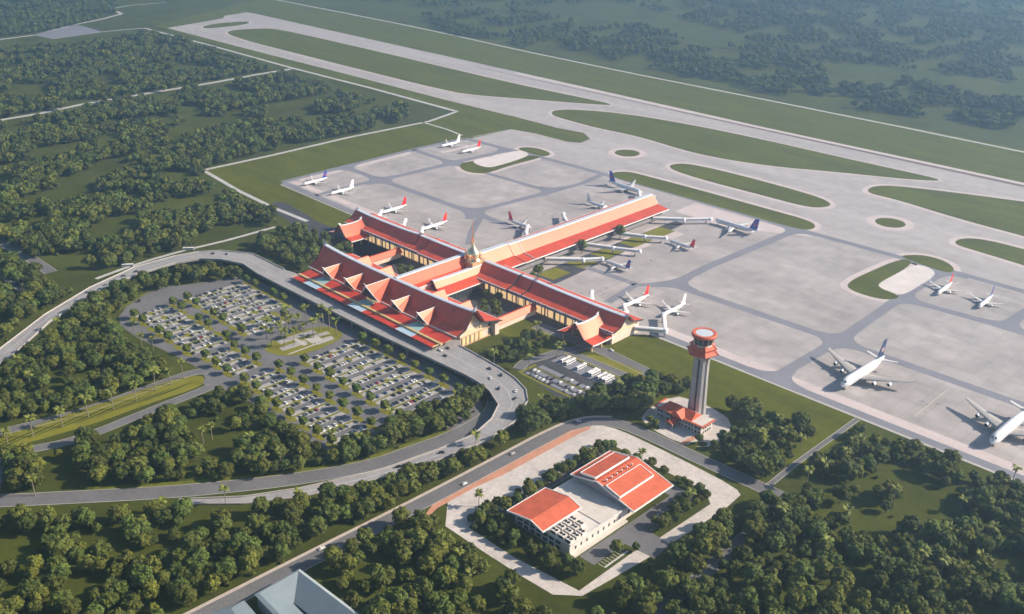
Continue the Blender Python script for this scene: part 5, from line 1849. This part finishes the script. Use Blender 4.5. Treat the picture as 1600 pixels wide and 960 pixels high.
# forests are outlined on the photograph, then planted on the ground those outlines cover
Z0 = 6.0
F = lambda p: [(q.x, q.y) for q in GP(p, Z0)]
WOODS = [
    ('far_left', F([(-60, -10), (185, -10), (182, 18), (120, 36), (50, 50), (-60, 58)]), 13, []),
    ('left_band', F([(-60, 82), (60, 72), (160, 64), (225, 50), (285, 60), (400, 100), (425, 106), (395, 114), (330, 127), (200, 149), (120, 162), (60, 176), (-60, 190)]), 11.5,
     [F([(15, 126), (80, 128), (78, 152), (15, 152)]), F([(270, 94), (335, 100), (322, 112), (280, 112)]), F([(165, 126), (190, 126), (185, 134), (160, 134)])]),
    ('left_wood', F([(-80, 202), (100, 180), (200, 155), (300, 139), (400, 124), (440, 115), (560, 150), (638, 166), (636, 186), (560, 203), (470, 221), (400, 236), (318, 259), (322, 275), (372, 308), (430, 335), (425, 350), (350, 371), (290, 385), (240, 399), (180, 418), (110, 455), (60, 484), (-10, 540), (-80, 540)]), 10.8,
     [F([(36, 305), (85, 292), (130, 270), (155, 276), (150, 300), (108, 318), (88, 310)]), F([(132, 352), (205, 330), (220, 345), (210, 368), (165, 374), (130, 366)]), F([(38, 242), (60, 226), (150, 214), (188, 196), (178, 214), (110, 238)]),
      F([(265, 168), (320, 160), (322, 178), (395, 178), (400, 186), (310, 208), (270, 226), (262, 200), (290, 188)]), F([(425, 164), (500, 154), (488, 178), (440, 192), (405, 190)]), F([(80, 275), (120, 268), (160, 252), (150, 270), (100, 290)]),
      F([(185, 300), (225, 298), (222, 312), (190, 314)]), F([(-80, 352), (0, 372), (45, 396), (80, 420), (66, 424), (38, 408), (-80, 378)]), F([(-80, 408), (0, 422), (42, 450), (34, 460), (-80, 424)]), F([(120, 395), (150, 392), (155, 408), (128, 412)]),
      F([(178, 252), (215, 250), (225, 262), (190, 266)])]),
    ('behind_ramp', F([(385, 384), (432, 358), (470, 350), (505, 365), (540, 395), (560, 400), (520, 400), (498, 388), (494, 400), (478, 412), (462, 420), (440, 404), (405, 390)]), 10, []),
    ('ramp_strip', F([(-60, 640), (-20, 590), (40, 535), (80, 508), (150, 465), (215, 436), (275, 418), (330, 412), (372, 418), (380, 428), (310, 432), (228, 450), (176, 486), (200, 532), (265, 572), (255, 590), (200, 606), (130, 632), (0, 664), (-60, 674)]), 9.8,
     [F([(72, 572), (106, 570), (106, 600), (75, 622)])]),
    ('garden', F([(75, 706), (130, 686), (200, 668), (240, 650), (300, 626), (340, 604), (385, 602), (410, 628), (460, 678), (520, 700), (640, 668), (700, 640), (752, 606), (764, 618), (735, 648), (690, 672), (640, 690), (580, 710), (467, 730), (350, 742), (250, 750), (110, 755), (60, 728)]), 9.8,
     [F([(285, 660), (330, 640), (362, 660), (348, 692), (300, 684)]), F([(375, 665), (402, 662), (405, 692), (380, 690)]), F([(95, 700), (120, 698), (118, 735), (70, 730)])]),
    ('road_wood', F([(-60, 802), (60, 800), (250, 797), (300, 800), (400, 786), (470, 782), (530, 771), (584, 758), (636, 742), (690, 722), (760, 692), (808, 662), (830, 640), (872, 630), (925, 640), (905, 651), (850, 672), (760, 715), (690, 748), (600, 788), (520, 828), (440, 870), (370, 908), (300, 940), (200, 990), (-60, 1040)]), 10.2,
     [F([(-60, 826), (62, 822), (70, 870), (40, 888), (-60, 892)]), F([(142, 838), (190, 836), (195, 856), (150, 862)]), F([(285, 795), (316, 795), (325, 830), (296, 840)]), F([(120, 900), (165, 880), (165, 915), (95, 935)]), F([(245, 848), (280, 846), (275, 868), (250, 868)]),
      F([(335, 905), (352, 870), (340, 858), (310, 880)]), F([(480, 800), (500, 800), (505, 820), (470, 822)])]),
    ('loop_wood', F([(500, 878), (530, 856), (570, 832), (602, 812), (640, 802), (672, 812), (720, 850), (740, 872), (800, 906), (855, 940), (880, 962), (890, 1020), (590, 1020), (560, 950), (520, 910)]), 9.8,
     [F([(548, 878), (600, 862), (622, 882), (600, 896), (560, 894)]), F([(600, 908), (640, 905), (650, 925), (610, 930)])]),
    ('right_wood', F([(905, 960), (950, 925), (1000, 894), (1050, 858), (1110, 822), (1165, 790), (1220, 762), (1275, 720), (1340, 668), (1420, 694), (1500, 722), (1560, 744), (1640, 778), (1700, 1000), (1500, 1060), (890, 1040)]), 10.2,
     [F([(1352, 740), (1385, 722), (1440, 728), (1505, 768), (1520, 800), (1480, 815), (1420, 812), (1370, 850), (1345, 842), (1318, 800), (1330, 770)]), F([(1540, 868), (1600, 855), (1640, 870), (1600, 888), (1550, 892)]), F([(1308, 876), (1365, 866), (1380, 886), (1325, 902)]),
      F([(1258, 790), (1285, 780), (1290, 796), (1262, 806)]), F([(1425, 800), (1450, 800), (1440, 816), (1420, 814)]), F([(1330, 912), (1350, 908), (1352, 930), (1334, 934)])]),
    ('garden', F([(2, 715), (28, 706), (52, 704), (72, 728), (66, 764), (30, 764), (8, 745)]), 8.5, []),
    ('road_wood', [(-457, 335), (-439, 335), (-437, 480), (-432, 508), (-447, 508), (-452, 480), (-456, 440)], 8.2, []),
    ('right_clump', F([(1368, 775), (1382, 756), (1405, 758), (1418, 778), (1405, 796), (1385, 796)]), 9, []),
    ('tower_wood', F([(1088, 690), (1112, 680), (1140, 668), (1152, 652), (1140, 628), (1172, 626), (1200, 650), (1240, 652), (1280, 672), (1290, 690), (1240, 726), (1196, 744), (1150, 728), (1110, 714)]), 9.8, []),
    ('tower_back', F([(930, 612), (965, 596), (1000, 592), (1040, 586), (1075, 590), (1075, 612), (1045, 612), (1010, 634), (985, 650), (950, 640), (915, 632), (840, 640), (812, 660), (835, 620), (868, 620), (905, 612)]), 9.0, []),
    ('front_lawn', F([(757, 545), (790, 535), (822, 518), (848, 512), (856, 530), (830, 548), (795, 562), (768, 562)]), 8.5, []),
    ('lot_edge', [(-513, 344), (-499, 344), (-496, 400), (-495, 468), (-513, 472)], 8.0, []),
    ('compound_west', [(-391, 352), (-381, 352), (-381, 494), (-390, 496), (-391, 440)], 6.5, []),
    ('compound_south', [(-381, 354), (-340, 354), (-306, 361), (-300, 375), (-306, 376), (-318, 370), (-381, 370)], 7.0, []),
    ('compound_corner', F([(955, 855), (985, 842), (1000, 852), (975, 868)]), 7.5, []),
    ('compound_north', F([(886, 720), (905, 702), (930, 700), (920, 715), (900, 735)]), 7.0, []),
    ('compound_top', F([(950, 702), (965, 696), (992, 708), (1000, 722), (985, 722)]), 8.0, []),
    ('compound_east', [(-305, 440), (-299, 438), (-294, 446), (-293, 486), (-302, 497), (-370, 497), (-370, 489), (-306, 488)], 7.0, []),
    ('far_a', F([(868, 62), (900, 45), (1000, 38), (1100, 68), (1200, 75), (1290, 108), (1296, 146), (1225, 148), (1150, 128), (1060, 112), (960, 92), (900, 78)]), 15, []),
    ('far_b', F([(1308, 152), (1330, 116), (1400, 118), (1500, 143), (1640, 160), (1700, 215), (1600, 202), (1520, 196), (1450, 182), (1380, 170), (1320, 165)]), 13, []),
    ('far_c', F([(660, 22), (800, 14), (900, 30), (890, 48), (862, 58), (820, 72), (780, 58), (700, 52)]), 16, []),
    ('far_d', F([(1000, 8), (1400, -5), (1640, 25), (1700, 130), (1500, 122), (1380, 98), (1200, 88), (1150, 48)]), 17, []),
    ('far_e', F([(480, -12), (900, -60), (1640, -60), (1640, 15), (1000, 2), (700, 10)]), 21, []),
]
ZONES = {
    'lot_edge': ('dense green tree of the strip between the car park and the viaduct bend', 'trees between the car park and the viaduct bend'),
    'left_wood': ('dense dark green tree in the big wood left of the ramp and apron', 'trees of the big wood left of the ramp'),
    'ramp_strip': ('dense green tree in the wood between the ramp and the car park', 'trees between the ramp and the car park'),
    'garden': ('dense green tree in the garden between the car park and the lower road', 'trees between the car park and the lower road'),
    'road_wood': ('dense green tree in the belt between the lower road and the loop road', 'trees between the lower road and the loop road'),
    'loop_wood': ('dense green tree between the loop road, the zinc roofed building and the compound', 'trees below the loop road'),
    'right_wood': ('dense green tree in the lower right wood beside the apron edge', 'trees of the lower right wood'),
    'right_clump': ('dense green tree of the round clump inside the clearing of the lower right wood', 'trees of the clump in the clearing'),
    'tower_wood': ('dense green tree in the grove right of the control tower', 'trees of the grove right of the control tower'),
    'tower_back': ('dense green tree between the small bus lot and the control tower', 'trees between the bus lot and the control tower'),
    'front_lawn': ('dark green tree in the clump on the lawn below the covered walk', 'trees of the lawn clump by the terminal'),
    'behind_ramp': ('dense green tree behind the ramp at the far end of the main hall', 'trees behind the ramp by the main hall'),
    'compound_west': ('dense green tree along the left side of the compound lawn', 'trees along the left side of the compound lawn'),
    'compound_south': ('dense green tree at the lower corner of the compound lawn', 'trees at the lower corner of the compound lawn'),
    'compound_corner': ('dense green tree by the white bay lines of the compound drive', 'trees by the bay lines of the compound'),
    'compound_north': ('dense green tree at the upper left of the twin ridged compound roof', 'trees upper left of the compound roof'),
    'compound_top': ('dense green tree behind the twin ridged compound roof', 'trees behind the compound roof'),
    'compound_east': ('dense green tree right of the twin ridged compound roof', 'trees right of the compound roof'),
}
rt = random.Random(21)
trees = []
for name, poly, sp, holes in WOODS:
    xs = [p[0] for p in poly]; ys = [p[1] for p in poly]
    far = name.startswith('far_') and name != 'far_left'
    y = min(ys)
    row = 0
    while y < max(ys):
        x = min(xs) + (row % 2) * sp / 2
        while x < max(xs):
            p = (x + rt.uniform(-.42, .42) * sp, y + rt.uniform(-.42, .42) * sp)
            x += sp
            if not inside(p, poly) or any(inside(p, h) for h in holes): continue
            nz = noise.noise(Vector((p[0] * .011, p[1] * .011, 3.0)))
            if far and nz < -.05: continue
            if not far and name in ('road_wood', 'right_wood', 'garden', 'ramp_strip', 'loop_wood', 'tower_wood') and noise.noise(Vector((p[0] * .03, p[1] * .03, 7.0))) < -.37: continue
            if name in ('left_wood', 'left_band', 'far_left') and noise.noise(Vector((p[0] * .016, p[1] * .016, 7.0))) < -.16: continue
            px = to_px((p[0], p[1], 6))
            if not (-60 < px[0] < 1660 and -40 < px[1] < 1030): continue
            d = hypot(hypot(p[0], p[1]), CAM_H)
            sz = rt.choice((rt.uniform(.55, .8), rt.uniform(.8, 1.1), rt.uniform(.9, 1.35))) * (1.12 if far else 1.12 if name in ('left_wood', 'left_band') else 1.0)
            if name.startswith('compound') or name == 'front_lawn': sz *= .66
            trees.append((d, p[0], p[1], rt.uniform(0, 6.28), sz, name, px))
        y += sp * .87
        row += 1
# keep the woods off the roads, roofs and plaza
BLOCK = [((-420, 520), (-270, 537))]
loopline = smooth_line([Vector((a, b, 0)) for a, b in LOOP], 1)
ok = []
lowroad = [to_w for to_w in GP([(776, 628), (772, 642), (752, 660), (705, 684), (640, 707), (583, 728), (467, 749), (350, 762), (240, 771), (100, 778), (0, 783), (-80, 786)])]
deckmid = [(a + b) / 2 for a, b in stn]


def near_line(p, line, d):
    q = Vector((p[0], p[1]))
    for a, b in zip(line, line[1:]):
        a, b = a.xy, b.xy
        t = max(0, min(1, (q - a).dot(b - a) / max(1e-6, (b - a).length_squared)))
        if (a.lerp(b, t) - q).length < d: return True
    return False


pathline = GP([(150, 436), (190, 421), (240, 405), (290, 391), (350, 377), (430, 355)])
islline = [GP([(-60, 693), (0, 676), (130, 644), (250, 600), (300, 582), (330, 580)]), GP([(-60, 735), (-10, 722), (30, 706), (120, 689), (240, 640), (300, 617), (332, 604)])]
pathroad = GP([(-40, 196), (0, 188), (60, 178), (130, 163), (250, 143), (330, 130), (400, 117), (455, 108)])
for t in trees:
    p = t[1:3]
    if any(a[0] < p[0] < b[0] and a[1] < p[1] < b[1] for a, b in BLOCK): continue
    if t[5] not in ('tower_wood', 'tower_back') and inside(p, grow(PZ, 3)) and not t[5].startswith('compound'): continue
    if t[5].startswith('compound') and (-374 < p[0] < -308 and 373 < p[1] < 482): continue
    if near_line(p, lowroad, 9.5) or near_line(p, deckmid, 13 if t[5] != 'behind_ramp' else 15) or near_line(p, pathline, 4) or near_line(p, loopline, 10): continue
    if any(near_line(p, l, 8) for l in islline) or near_line(p, pathroad, 9): continue
    if inside(p, grow(pts, 4)): continue
    if t[5] == 'tower_back' and (inside(p, [(-522, 522), (-438, 518), (-438, 590), (-522, 590)]) or inside(p, [(-399, 535), (-333, 535), (-333, 594), (-399, 594)])): continue
    if t[5] == 'tower_wood' and inside(p, [(-399, 535), (-331, 535), (-331, 594), (-399, 594)]): continue
    if -279 < p[0] < -270 and 530 < p[1] < 668: continue
    ok.append(t)
trees = sorted(ok)
EXTRA = []      # single round trees of the courts and the pier, given as world spot and label
for x, y, s, lab in ((-642, 612, .62, 'small round green tree left of its twin on the court terrace'), (-628, 616, .62, 'small round green tree right of its twin on the court terrace'),
                     (-624, 590, .75, 'leafy tree at the left of the clump inside the near court'), (-612, 594, .9, 'tallest leafy tree of the clump inside the near court'), (-602, 588, .8, 'leafy tree at the right of the clump inside the near court'), (-614, 582, .75, 'leafy tree in front of the clump inside the near court'),
                     (-736, 594, .8, 'leafy tree in the far court beside the pale aisle roof'), (-746, 590, .75, 'leafy tree in the far court away from the aisle roof'), (-738, 583, .7, 'leafy tree in the far court nearest the main hall'),
                     (-838, 586, .8, 'dark tree beside the end of the main hall ridge'), (-826, 582, .75, 'dark tree close behind the end of the main hall'),
                     (-657, 838, 1.05, 'round green tree growing through the pier eave, the farther of two'), (-657, 772, 1.0, 'round green tree growing through the pier eave, the nearer of two'), (-646, 690, .8, 'green tree where the pier meets the near wing'), (-642, 678, .6, 'small green tree below another where the pier meets the near wing'),
                     (-852, 659, .7, 'green tree showing above the far wing roof')):
    k = int(abs(x)) % 3
    EXTRA.append(plant('court_tree', lab, 'tree', None, LOTC[k], LOTT[0], (x, y, 0), x, s * 2.3, 1.05))
for x, y, s, lab in ((-383, 540, .9, 'bushy tree left of its twin on the lawn before the tower building'), (-377, 539.5, .85, 'bushy tree right of its twin on the lawn before the tower building'), (-341, 545, .9, 'bushy tree at the near corner of the tower forecourt')):
    EXTRA.append(plant('court_tree', lab, 'tree', None, LOTC[0], LOTT[0], (x, y, 0), x, s * 1.3))
NI = 280
vis = [t for t in trees if t[5] in ZONES and -10 < t[6][0] < 1610 and t[6][1] < 985]
ind = vis[:NI]
key = set(id(t) for t in ind)
for k, t in enumerate(ind):
    _, x, y, a, s, zn, px = t
    lab, grp = ZONES[zn]
    v = rt.randrange(NV)
    plant('broadleaf_tree', lab, 'tree', grp, CROWN[v], TRUNK[v], (x, y, 0), a, s, rt.uniform(.85, 1.3))
rest = [t for t in trees if id(t) not in key]
near_rest = [t for t in rest if t[0] < 1150]
far_rest = [t for t in rest if t[0] >= 1150]
NEAR = [whole(CROWN[k], TRUNK[k]) for k in range(NV)]
o = instanced('woodland', [(x, y, 0, a, s, rt.randrange(NV)) for _, x, y, a, s, zn, px in near_rest], NEAR)
tag(o, 'the many further trees of the woods round the car park, roads and ramp', 'woodland')
o = instanced('distant_forest', [(x, y, 0, a, s, rt.randrange(4)) for _, x, y, a, s, zn, px in far_rest], FAR)
tag(o, 'hazy far off woods beyond the runway and left of the apron', 'forest')
us = []
for t in rest + ind:
    if t[0] > 1250 or rt.random() < .45: continue
    p = (t[1] + rt.uniform(-7, 7), t[2] + rt.uniform(-7, 7))
    if near_line(p, lowroad, 8.5) or near_line(p, deckmid, 12) or near_line(p, pathline, 4) or near_line(p, loopline, 8.5) or any(near_line(p, l, 6) for l in islline) or inside(p, grow(pts, 3)): continue
    if inside(p, grow(PZ, 1)) or inside(p, [(-522, 522), (-438, 518), (-438, 590), (-522, 590)]) or inside(p, [(-402, 533), (-329, 533), (-329, 598), (-402, 598)]) or -279 < p[0] < -270 and p[1] > 530: continue
    us.append((p[0], p[1], -.8, rt.uniform(0, 6.28), rt.uniform(.18, .36), rt.randrange(4)))
o = instanced('undergrowth', us, FAR)
tag(o, 'low bushes scattered between the trees of the woods', 'undergrowth')
print('TREES', len(trees), len(ind), len(near_rest), len(far_rest), 'last individual at', ind[-1][0])

# clipped trees of the car park
seen = set()
for x, y0, y1, b in ROWS:
    for e, w in ((y0 - 2.6, 'lower left'), (y1 + 2.6, 'upper right')):
        if b.startswith('upper left') or b == 'lower left':
            if int(round((x + 838) / 16.5)) % 3 == 2 and x < -722: continue
        plant('clipped_tree', f'clipped tree at the {w} row ends of the {b} parking block', 'tree', f'clipped trees, {w} ends of the {b} block', LOTC[rt.randrange(3)], LOTT[0], (x, e, .12), rt.uniform(-.3, .3), rt.uniform(1.45, 1.8), .85)

# palms
PS = []
for px, py in ((14, 700), (52, 683), (98, 668), (138, 652), (177, 640), (213, 626), (243, 611), (267, 602), (287, 592)):
    PS.append((px, py, 'tall palm in the row along the striped lawn island at the left', 'palms along the striped lawn island'))
for px, py in ((417, 530), (436, 530), (448, 512), (455, 522), (475, 530), (425, 540), (466, 518), (490, 528), (515, 515), (460, 540), (480, 508), (500, 518), (505, 504), (526, 525), (445, 543)):
    PS.append((px, py, 'palm with yellow green crown on the plaza inside the car park', 'palms on the car park plaza'))
for px, py in ((225, 748), (318, 694), (418, 738), (332, 688), (270, 680), (392, 702), (440, 728), (640, 668), (612, 660), (705, 640), (520, 700), (560, 706)):
    PS.append((px, py, 'palm rising among the dense trees of the garden above the lower road', 'palms in the garden above the lower road'))
for px, py in ((30, 578), (92, 520), (160, 500), (210, 520), (48, 605), (222, 545), (240, 548), (105, 560)):
    PS.append((px, py, 'palm rising out of the wood between the ramp and the car park', 'palms between the ramp and the car park'))
for px, py in ((646, 765), (353, 788), (245, 812), (256, 802), (55, 775), (744, 702), (468, 790)):
    PS.append((px, py, 'palm among the trees between the lower road and the loop road', 'palms between the lower road and the loop road'))
for px, py in ((1214, 674), (1185, 700), (1222, 690), (1250, 702), (1286, 745), (1318, 728), (1330, 712), (1345, 700), (1287, 872), (1435, 892), (1468, 902), (1528, 890), (1260, 760), (1215, 822), (1240, 912), (1500, 800), (1545, 850), (1395, 790), (1475, 850), (1580, 760), (1320, 820)):
    PS.append((px, py, 'palm standing among the trees of the woods at the lower right', 'palms of the lower right woods'))
for px, py in ((772, 570), (838, 530), (843, 640), (965, 620), (826, 578), (870, 560), (880, 556)):
    PS.append((px, py, 'palm near the small bus lot and the lawn before the terminal', 'palms by the small bus lot'))
for px, py in ((662, 838), (690, 858), (718, 885), (735, 915)):
    PS.append((px, py, 'palm among the trees left of the compound plaza', 'palms left of the compound plaza'))
for px, py, lab in ((925, 722, 'slim palm at the upper left of the compound roof'), (1002, 728, 'slim palm behind the compound roof by the plaza'), (748, 792, 'palm at the left corner of the compound lawn'), (1078, 792, 'palm right of the compound roof')):
    PS.append((px, py, lab, None))
for px, py, lab, grp in PS:
    p = G(px, py)
    k = rt.randrange(3)
    plant('palm_tree', lab, 'palm tree', grp, PALM[k][0], PALM[k][1], (p.x, p.y, .1), rt.uniform(0, 6), rt.uniform(1.3, 1.7) if ('island' in lab or 'plaza inside' in lab) else rt.uniform(1.0, 1.35))

# ------------------------------------------------------------------ air
hz = MB().box(-9200, 2700, -1700, 10700, -1.0, 412.0)
hm = bpy.data.materials.new('haze')
hm.use_nodes = True
nt = hm.node_tree
for n_ in list(nt.nodes):
    if n_.type == 'BSDF_PRINCIPLED': nt.nodes.remove(n_)
pvn = nt.nodes.new('ShaderNodeVolumePrincipled')
pvn.inputs['Color'].default_value = (0.44, 0.68, 0.98, 1)
pvn.inputs['Density'].default_value = HAZE_D
pvn.inputs['Anisotropy'].default_value = 0.68
nt.links.new(pvn.outputs[0], nt.nodes['Material Output'].inputs['Volume'])
M['haze'] = hm
o = hz.build('haze', 'haze', fix=True)
o['kind'] = 'stuff'
